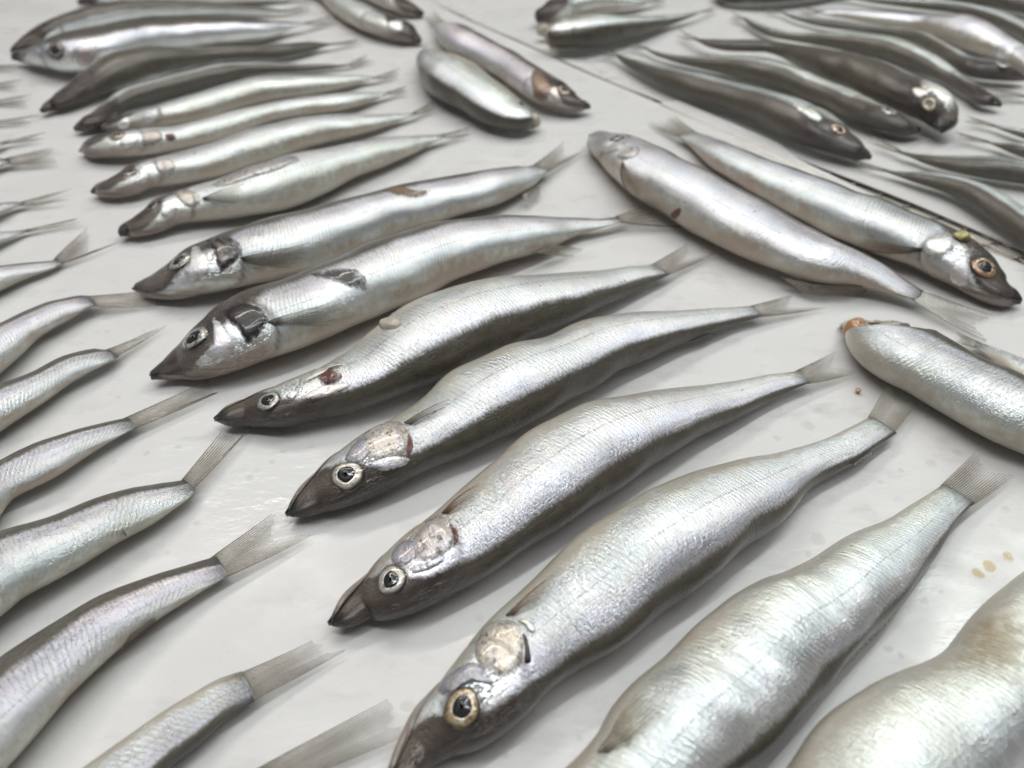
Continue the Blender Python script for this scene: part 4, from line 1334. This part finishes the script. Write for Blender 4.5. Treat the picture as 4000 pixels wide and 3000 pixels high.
G2 = Fish([(357, 740, 362, 752), (380, 715, 420, 772), (450, 680, 520, 765), (530, 632, 610, 735), (640, 605, 720, 722), (780, 570, 850, 695), (920, 525, 980, 650),
           (1070, 478, 1130, 605), (1220, 450, 1270, 560), (1360, 442, 1400, 530), (1500, 440, 1530, 490), (1615, 436, 1625, 452)],
          'silver fish with brown snout, second from the bottom of the packed group at upper left', roll=36, color=(.18, .65, .3, .9), ns=120, nt=40)
G2.eye((506, 673), 24, .6, (.25, .17, .12), .25)
G2.build().jaw()
G2.patch([(538, 655), (572, 662), (579, 700), (560, 718), (522, 715), (545, 686)], 'cheek_plate', M['plate'], (.9, .9, .95, .06), .0007)
G2.patch([(600, 625), (660, 618), (690, 650), (670, 690), (625, 680)], 'gill_cover', M['plate'], (.72, .70, .68, .2), .0008)
G2.tail((1695, 395), (1680, 412), (1700, 425), rays=9)
G3 = Fish([(315, 577, 320, 592), (345, 540, 390, 615), (430, 505, 490, 620), (550, 495, 590, 607), (680, 490, 710, 585), (830, 455, 860, 545), (980, 415, 1000, 495),
           (1130, 385, 1150, 458), (1290, 363, 1310, 440), (1420, 353, 1430, 408), (1515, 356, 1520, 372)],
          'fish with reddish gill and long brown jaw, third from bottom in upper left pack', roll=38, color=(.2, .7, .4, .85), ns=110, nt=36)
G3.eye((457, 529), 25, .5, (.4, .32, .22), .3)
G3.build().jaw()
G3.patch([(470, 552), (543, 537), (535, 565), (490, 582)], 'cheek_plate', M['plate'], SILV, .0007)
G3.patch([(550, 520), (620, 510), (636, 545), (570, 572)], 'gill_cover', M['plate'], (.58, .52, .46, .25), .0005)
G3.patch([(640, 525), (680, 522), (690, 545), (655, 555)], 'gill_slit', M['raw'], None, .0004)
G3.tail((1585, 335), (1570, 350), (1590, 362), rays=8)
G3B = Fish([(385, 490, 400, 508), (440, 460, 470, 510), (520, 435, 540, 505), (620, 405, 640, 500), (760, 365, 780, 475), (880, 330, 900, 435), (1000, 295, 1020, 405),
            (1130, 288, 1150, 385), (1270, 287, 1290, 360), (1380, 287, 1390, 335), (1470, 296, 1475, 312)],
           'pale yellowish fish with two bright plates on its half hidden head, upper left group', roll=36, color=(.15, .8, .2, .85), ns=100, nt=36)
G3B.build().jaw()
G3B.patch([(461, 479), (497, 455), (511, 479), (488, 506), (462, 502)], 'cheek_plate', M['plate'], (.9, .9, .9, .06), .0007)
G3B.patch([(556, 452), (592, 439), (606, 466), (575, 479)], 'gill_cover', M['plate'], (.85, .86, .9, .1), .0007)
G3B.tail((1560, 265), (1540, 285), (1555, 300), rays=8)
G4 = Fish([(300, 515, 293, 500), (340, 518, 312, 465), (400, 500, 385, 418), (480, 430, 435, 368), (580, 400, 520, 330), (720, 365, 680, 290), (860, 325, 840, 250),
           (1000, 292, 990, 240), (1150, 285, 1140, 245), (1280, 275, 1280, 247), (1370, 262, 1365, 247)],
          'dark-headed fish with pale upper side, just below the brown hump backed one', roll=14, color=(.33, .7, .1, .9), ns=100, nt=36)
G4.build().jaw()
G4.tail((1430, 212), (1425, 235), (1460, 240), rays=8)
G5 = Fish([(172, 438, 165, 422), (230, 436, 190, 385), (310, 412, 255, 332), (410, 375, 340, 265), (520, 335, 430, 203), (660, 292, 600, 177), (800, 255, 770, 180),
           (950, 235, 940, 180), (1090, 235, 1090, 167), (1210, 208, 1220, 157), (1300, 178, 1300, 166)],
          'brown hump backed fish with dark bent head and all its back showing', roll=46, color=(.40, .7, .1, 1), ns=110, nt=36)
G5.build().jaw()
G5.tail((1395, 150), (1385, 160), (1410, 168), rays=8)
G6 = Fish([(45, 205, 60, 232), (110, 185, 120, 252), (200, 145, 220, 275), (290, 115, 320, 288), (420, 95, 450, 260), (580, 78, 600, 215), (740, 66, 750, 190),
           (880, 62, 890, 175), (1010, 70, 1020, 158), (1120, 78, 1120, 125), (1190, 85, 1190, 97)],
          'big headed fish with white cheek and dark back stripe, pointing left at upper left', roll=84, color=(.22, .4, .2, 1), ns=110, nt=40, lift=.001)
G6.eye((217, 194), 30, .5, (.32, .28, .24), .3)
G6.build().jaw()
G6.patch([(253, 192), (280, 183), (292, 222), (253, 256), (225, 244), (250, 220)], 'cheek_plate', M['plate'], (.92, .92, .92, .02), .0009)
G6.patch([(300, 203), (344, 183), (378, 203), (344, 258), (300, 250)], 'gill_cover', M['plate'], (.62, .55, .55, .22), .0009)
G6.tail((1300, 58), (1280, 78), (1310, 90), rays=8)
G7 = Fish([(42, 190, 50, 200), (85, 143, 110, 190), (160, 90, 190, 155), (260, 48, 300, 125), (400, 15, 440, 95), (560, -2, 590, 72), (720, 0, 740, 65),
           (880, 10, 890, 60), (1020, 22, 1025, 62), (1110, 32, 1115, 55)],
          'black-brown fish behind the white cheeked one, its back against the top edge', roll=95, color=(.34, .6, .1, 1), ns=90, nt=32)
G7.build().jaw()
G7.tail((1210, 18), (1190, 32), (1215, 42), rays=8)
G8 = Fish([(300, 0, 310, 15), (400, -40, 430, 15), (560, -60, 590, 10), (750, -60, 770, 15), (930, -50, 940, 15), (1080, -35, 1085, 8), (1180, -18, 1185, 0)],
          'farthest dark fish of the upper left group, cut by the top edge', roll=80, color=(.3, .6, .1, 1), ns=80, nt=28)
G8.build().jaw()
G8.tail((1280, -30), (1260, -18), (1280, -5), rays=8)

# ------------------------------------------------------------------ tails entering from the left edge, top to bottom
def left(st, label, tl, roll=42, color=(.24, .4, .2, 1), rays=14, bend=.6, ns=100, nt=40, ext=.14, fcol=(1, 1, 1, 1)):
    keep = [q for q in st if max(q[0], q[2]) > -60]
    st = keep if len(keep) >= 3 else st[-3:]
    f = Fish(st, label, roll=roll, ext=ext, bend=bend, color=color, ns=ns, nt=nt)
    f.build().jaw()
    f.tail(*tl, rays=rays, color=fcol)
    return f


left([(-200, 250, -200, 290), (-100, 252, -100, 280), (-45, 256, -45, 272)], 'faint tail fin highest on the left edge, beside the dark upper left snouts', ((70, 250), (40, 260), (60, 272)), ns=50, nt=24, rays=8)
left([(-200, 318, -200, 365), (-90, 322, -90, 352), (-30, 325, -30, 342)], 'blurred dark tail fin second down the left edge', ((80, 312), (40, 330), (60, 345)), ns=50, nt=24, rays=8)
left([(-200, 395, -200, 445), (-90, 392, -90, 425), (-20, 390, -20, 408)], 'blurred brown tail fin third down the left edge', ((120, 370), (80, 390), (100, 410)), ns=50, nt=24, rays=8)
left([(-200, 475, -200, 540), (-90, 470, -90, 508), (-20, 470, -20, 488)], 'thin dark tail fin fourth down the left edge', ((150, 452), (90, 470), (110, 478)), ns=50, nt=24, rays=8)
left([(-200, 560, -200, 660), (-80, 548, -80, 610), (0, 545, 0, 580), (20, 545, 22, 570)], 'dark tail fifth down the left edge, just above the speckled black one', ((170, 522), (110, 540), (160, 545)), ns=60, nt=28, rays=10)
left([(-200, 620, -200, 740), (-80, 610, -80, 690), (0, 606, 0, 660), (35, 608, 38, 650)], 'tail with black speckled root and blunt brown fin, at the left edge', ((190, 580), (180, 600), (210, 640)), ns=60, nt=28, rays=12)
left([(-200, 800, -200, 930), (-80, 786, -80, 880), (0, 781, 0, 844), (60, 780, 60, 818), (92, 784, 94, 810)], 'narrow tail with two thin parted fin lobes at the left edge', ((258, 742), (160, 788), (268, 784)), rays=10, ns=70)
left([(-200, 930, -200, 1070), (-80, 905, -80, 1000), (0, 896, 0, 957), (60, 894, 62, 930), (105, 893, 108, 912)], 'narrow tail with closed pointed fin at the left edge, below the two thin lobes', ((290, 855), (270, 865), (300, 872)), rays=8, ns=70)
left([(-200, 1080, -200, 1260), (-80, 1048, -80, 1180), (0, 1030, 0, 1138), (90, 1022, 100, 1095), (180, 1010, 195, 1062), (215, 1006, 255, 1030)],
     'tail with wide open fin forked like a V, at the left edge', ((330, 902), (338, 992), (455, 946)), rays=16)
Lj = left([(-220, 1400, -200, 1600), (-90, 1305, -70, 1500), (0, 1253, 30, 1425), (113, 1202, 150, 1325), (226, 1156, 255, 1265), (316, 1136, 330, 1225), (357, 1138, 362, 1208)],
          'tail with blunt translucent fin reaching under the snout of the brown spotted fish', ((572, 1138), (625, 1168), (570, 1195)), rays=14, color=(.24, .3, .4, 1))
Lk = left([(-220, 1640, -190, 1850), (-90, 1548, -60, 1730), (0, 1494, 30, 1665), (127, 1443, 160, 1580), (253, 1380, 290, 1495), (380, 1345, 410, 1435), (430, 1354, 456, 1403)],
          'tail with narrow pointed folded fin left of the biggest eyed fish', ((560, 1310), (640, 1275), (575, 1325)), rays=8, color=(.25, .45, .2, 1))
Ll = left([(-220, 1925, -170, 2170), (-90, 1845, -50, 2070), (0, 1797, 40, 1960), (158, 1715, 190, 1880), (316, 1665, 350, 1780), (440, 1632, 460, 1718), (518, 1618, 512, 1688)],
          'tail with long striped fin pointing at the brown-backed fish with the wound', ((791, 1498), (800, 1545), (838, 1545)), rays=14, color=(.22, .35, .3, 1))
Lm = left([(-220, 2170, -130, 2500), (-100, 2110, -20, 2420), (0, 2070, 90, 2340), (190, 2013, 280, 2235), (400, 1933, 470, 2120), (560, 1890, 610, 2040), (700, 1866, 745, 1945), (722, 1868, 760, 1918)],
          'broad silver tail half with black bead spot near its belly, upturned fin, left edge', ((850, 1702), (915, 1735), (996, 1655)), rays=14, color=(.22, .6, .1, 1), ns=120, nt=48)
Lm.patch([(472, 2074), (482, 2068), (492, 2074), (493, 2084), (483, 2089), (473, 2084)], 'black_bead', M['bead'], None, .0011)
Ln = left([(-200, 2680, -60, 3180), (0, 2563, 120, 2880), (190, 2437, 290, 2700), (380, 2323, 470, 2535), (570, 2253, 640, 2410), (740, 2196, 800, 2310), (842, 2168, 890, 2258)],
          'biggest tail half entering lower left, lavender silver with fin spread in two lobes', ((1053, 2012), (1030, 2130), (1205, 2098)), rays=18, color=(.24, .28, .35, 1), ns=130, nt=52)
Ln.sheet([unproj((610, 2420), .004), unproj((520, 2490), .004)], [unproj((590, 2440), .0012), unproj((440, 2570), .0012)], 'anal_fin', 7)
left([(560, 3110, 230, 3060), (665, 3000, 335, 2987), (791, 2899, 570, 2823), (890, 2810, 728, 2722), (960, 2765, 850, 2650), (984, 2747, 955, 2614)],
     'tail half with dark brown lower side and fin pointing right, at the lower edge', ((1205, 2506), (1240, 2570), (1320, 2557)), roll=0, color=(.24, .4, .2, 1), rays=16, bend=-.5, nt=44)
left([(600, 3500, 560, 3380), (760, 3340, 700, 3240), (900, 3190, 850, 3100), (1020, 3100, 980, 3010)],
     'lowest tail, only its speckled striped fin showing at the bottom edge', ((1485, 2746), (1490, 2860), (1580, 2880)), roll=10, color=(.24, .4, .2, 1), rays=20, bend=-.5)

# ------------------------------------------------------------------ crumb, beads of water and juice on the paper
cr = blob('flesh_crumb', None, (0, 0, 0), .0007, M['roe'], None, 31, (1, 1, .7), 10)
cr.location = unproj((3352, 1524), .0002)
tag(cr, 'tiny pink flesh crumb lying alone on the paper below the headless fish', 'crumb')


NICK = [(F1, 'the brown spotted silver fish'), (F2, 'the biggest eyed fish'), (F3, 'the red wounded fish'), (F4, 'the dotted silver fish'), (F5, 'the grey eyed fish'),
        (F6, 'the golden eyed fish'), (F7, 'the wrinkled fish'), (F8, 'the amber patched fish'), (H, 'the headless fish'), (Lj, 'the blunt closed tail'),
        (Lk, 'the narrow folded tail'), (Ll, 'the long striped tail'), (Lm, 'the black beaded tail'), (Ln, 'the biggest left tail')]


def where(p, r):
    best = None
    for f, nick in NICK:
        d = f.q.reshape(-1, 2) - np.array(p)
        i = int(np.argmin((d ** 2).sum(1)))
        if best is None or np.hypot(*d[i]) < best[0]:
            best = (np.hypot(*d[i]), d[i], nick, f)
    dist, d, nick, f = best
    side = ('left of' if d[0] > 0 else 'right of') if abs(d[0]) > abs(d[1]) else ('above' if d[1] > 0 else 'below')
    head = np.array(p) - f.q[0].mean(0)
    tail = np.array(p) - f.q[-1].mean(0)
    part = 'the head of ' if np.hypot(*head) < 450 else ('the tail of ' if np.hypot(*tail) < 450 else '')
    if nick.endswith('tail') and part:
        part = ''
    size = 'large' if r >= 19 else ('small' if r < 13 else 'middling')
    return f"{size} clear water droplet {'close ' if dist < 90 else ''}{side} {part}{nick}", dist


def drop(name, p, r, mat, label, group, seed, h=.12):
    c = unproj(p, -.0004)
    R = r * proj(c)[1] / FPX
    rg = np.random.default_rng(seed)
    ph = rg.uniform(0, 6, 3)
    V, seg = [], 20
    prof = [(1.0, -.05), (.97, .3), (.88, .58), (.72, .80), (.5, .93), (.25, .99)]
    for rr, hh in prof:
        for k in range(seg):
            a = 2 * math.pi * k / seg
            q = 1 + .10 * math.sin(2 * a + ph[0]) + .05 * math.sin(3 * a + ph[1])
            V.append((R * rr * q * math.cos(a), R * rr * q * math.sin(a), R * h * hh))
    V.append((0, 0, R * h))
    F = grid_faces(len(prof), seg, True)
    F += [((len(prof) - 1) * seg + k, (len(prof) - 1) * seg + (k + 1) % seg, len(V) - 1) for k in range(seg)]
    F.append(tuple(range(seg))[::-1])
    o = mesh_obj(name, V, F, mat)
    o.location = c
    return tag(o, label, 'droplet', group)


for i, (x, y, r, lb) in enumerate([(3939, 2171, 20, 'round amber juice droplet, rightmost of three near the right edge'),
                                   (3866, 2209, 26, 'largest amber juice droplet, middle of three near the right edge'),
                                   (3821, 2237, 22, 'amber juice droplet, leftmost of three near the right edge')]):
    drop('juice_droplet', (x, y), r, M['amber'], lb, 'amber juice droplets', 50 + i)
DROPS = [(1349, 2218, 26), (1592, 2756, 28), (1497, 2028, 16), (1874, 2415, 19), (456, 2810, 26), (769, 2044, 14), (956, 2437, 13), (1133, 2728, 20), (655, 2158, 12),
         (573, 1769, 13), (975, 1864, 16), (696, 1744, 11), (446, 1804, 11), (1107, 1763, 13), (1063, 1804, 13), (1215, 1745, 10), (418, 1294, 10), (715, 1247, 11), (462, 1551, 11),
         (3157, 1658, 26), (3198, 1598, 14), (3049, 1595, 11), (3037, 1709, 15), (3170, 1538, 10), (3638, 1807, 20), (3739, 1766, 18), (3622, 1630, 10), (3518, 1835, 13), (3746, 1665, 10),
         (3929, 1984, 17), (3195, 2104, 30), (3157, 2163, 16), (3613, 2342, 18), (3470, 2532, 18), (3518, 2557, 14), (3401, 2683, 15), (3676, 2310, 11), (2263, 2880, 15), (1975, 2950, 14),
         (2085, 2790, 10), (1215, 2535, 12), (1100, 2580, 10), (640, 2700, 11), (1400, 2600, 12), (1480, 1960, 10), (560, 1290, 9), (3440, 1880, 12)]
LB = [where((x, y), r) for x, y, r in DROPS]
LABELS = []
for lb, ds in LB:
    twins = sorted(d for l_, d in LB if l_ == lb)
    rank = '' if len(twins) == 1 else ('nearer ', 'farther ')[min(twins.index(ds), 1)]
    LABELS.append(rank + lb)
for i, (x, y, r) in enumerate(DROPS):
    drop('water_droplet', (x, y), r, M['drop'], LABELS[i], 'water droplets on the paper', 70 + i)
# the fine spray nobody could count
rg = np.random.default_rng(5)
V, F = [], []
for i in range(260):
    p = (rg.uniform(0, 4000), rg.uniform(1150, 3000))
    c = unproj(p, -.0004)
    R = rg.uniform(.00012, .0004)
    o = len(V)
    for rr, hh in ((1, -.05), (.8, .35), (.4, .55)):
        for k in range(8):
            a = k * math.pi / 4
            V.append(c + np.array([R * rr * math.cos(a), R * rr * math.sin(a), R * hh * .4]))
    F += grid_faces(3, 8, True, o)
    F.append(tuple(o + 16 + k for k in range(8)))
sp_ = mesh_obj('water_spray', V, F, M['drop'])
tag(sp_, 'fine spray of tiny water specks over the white paper', 'water spray', kind='stuff')
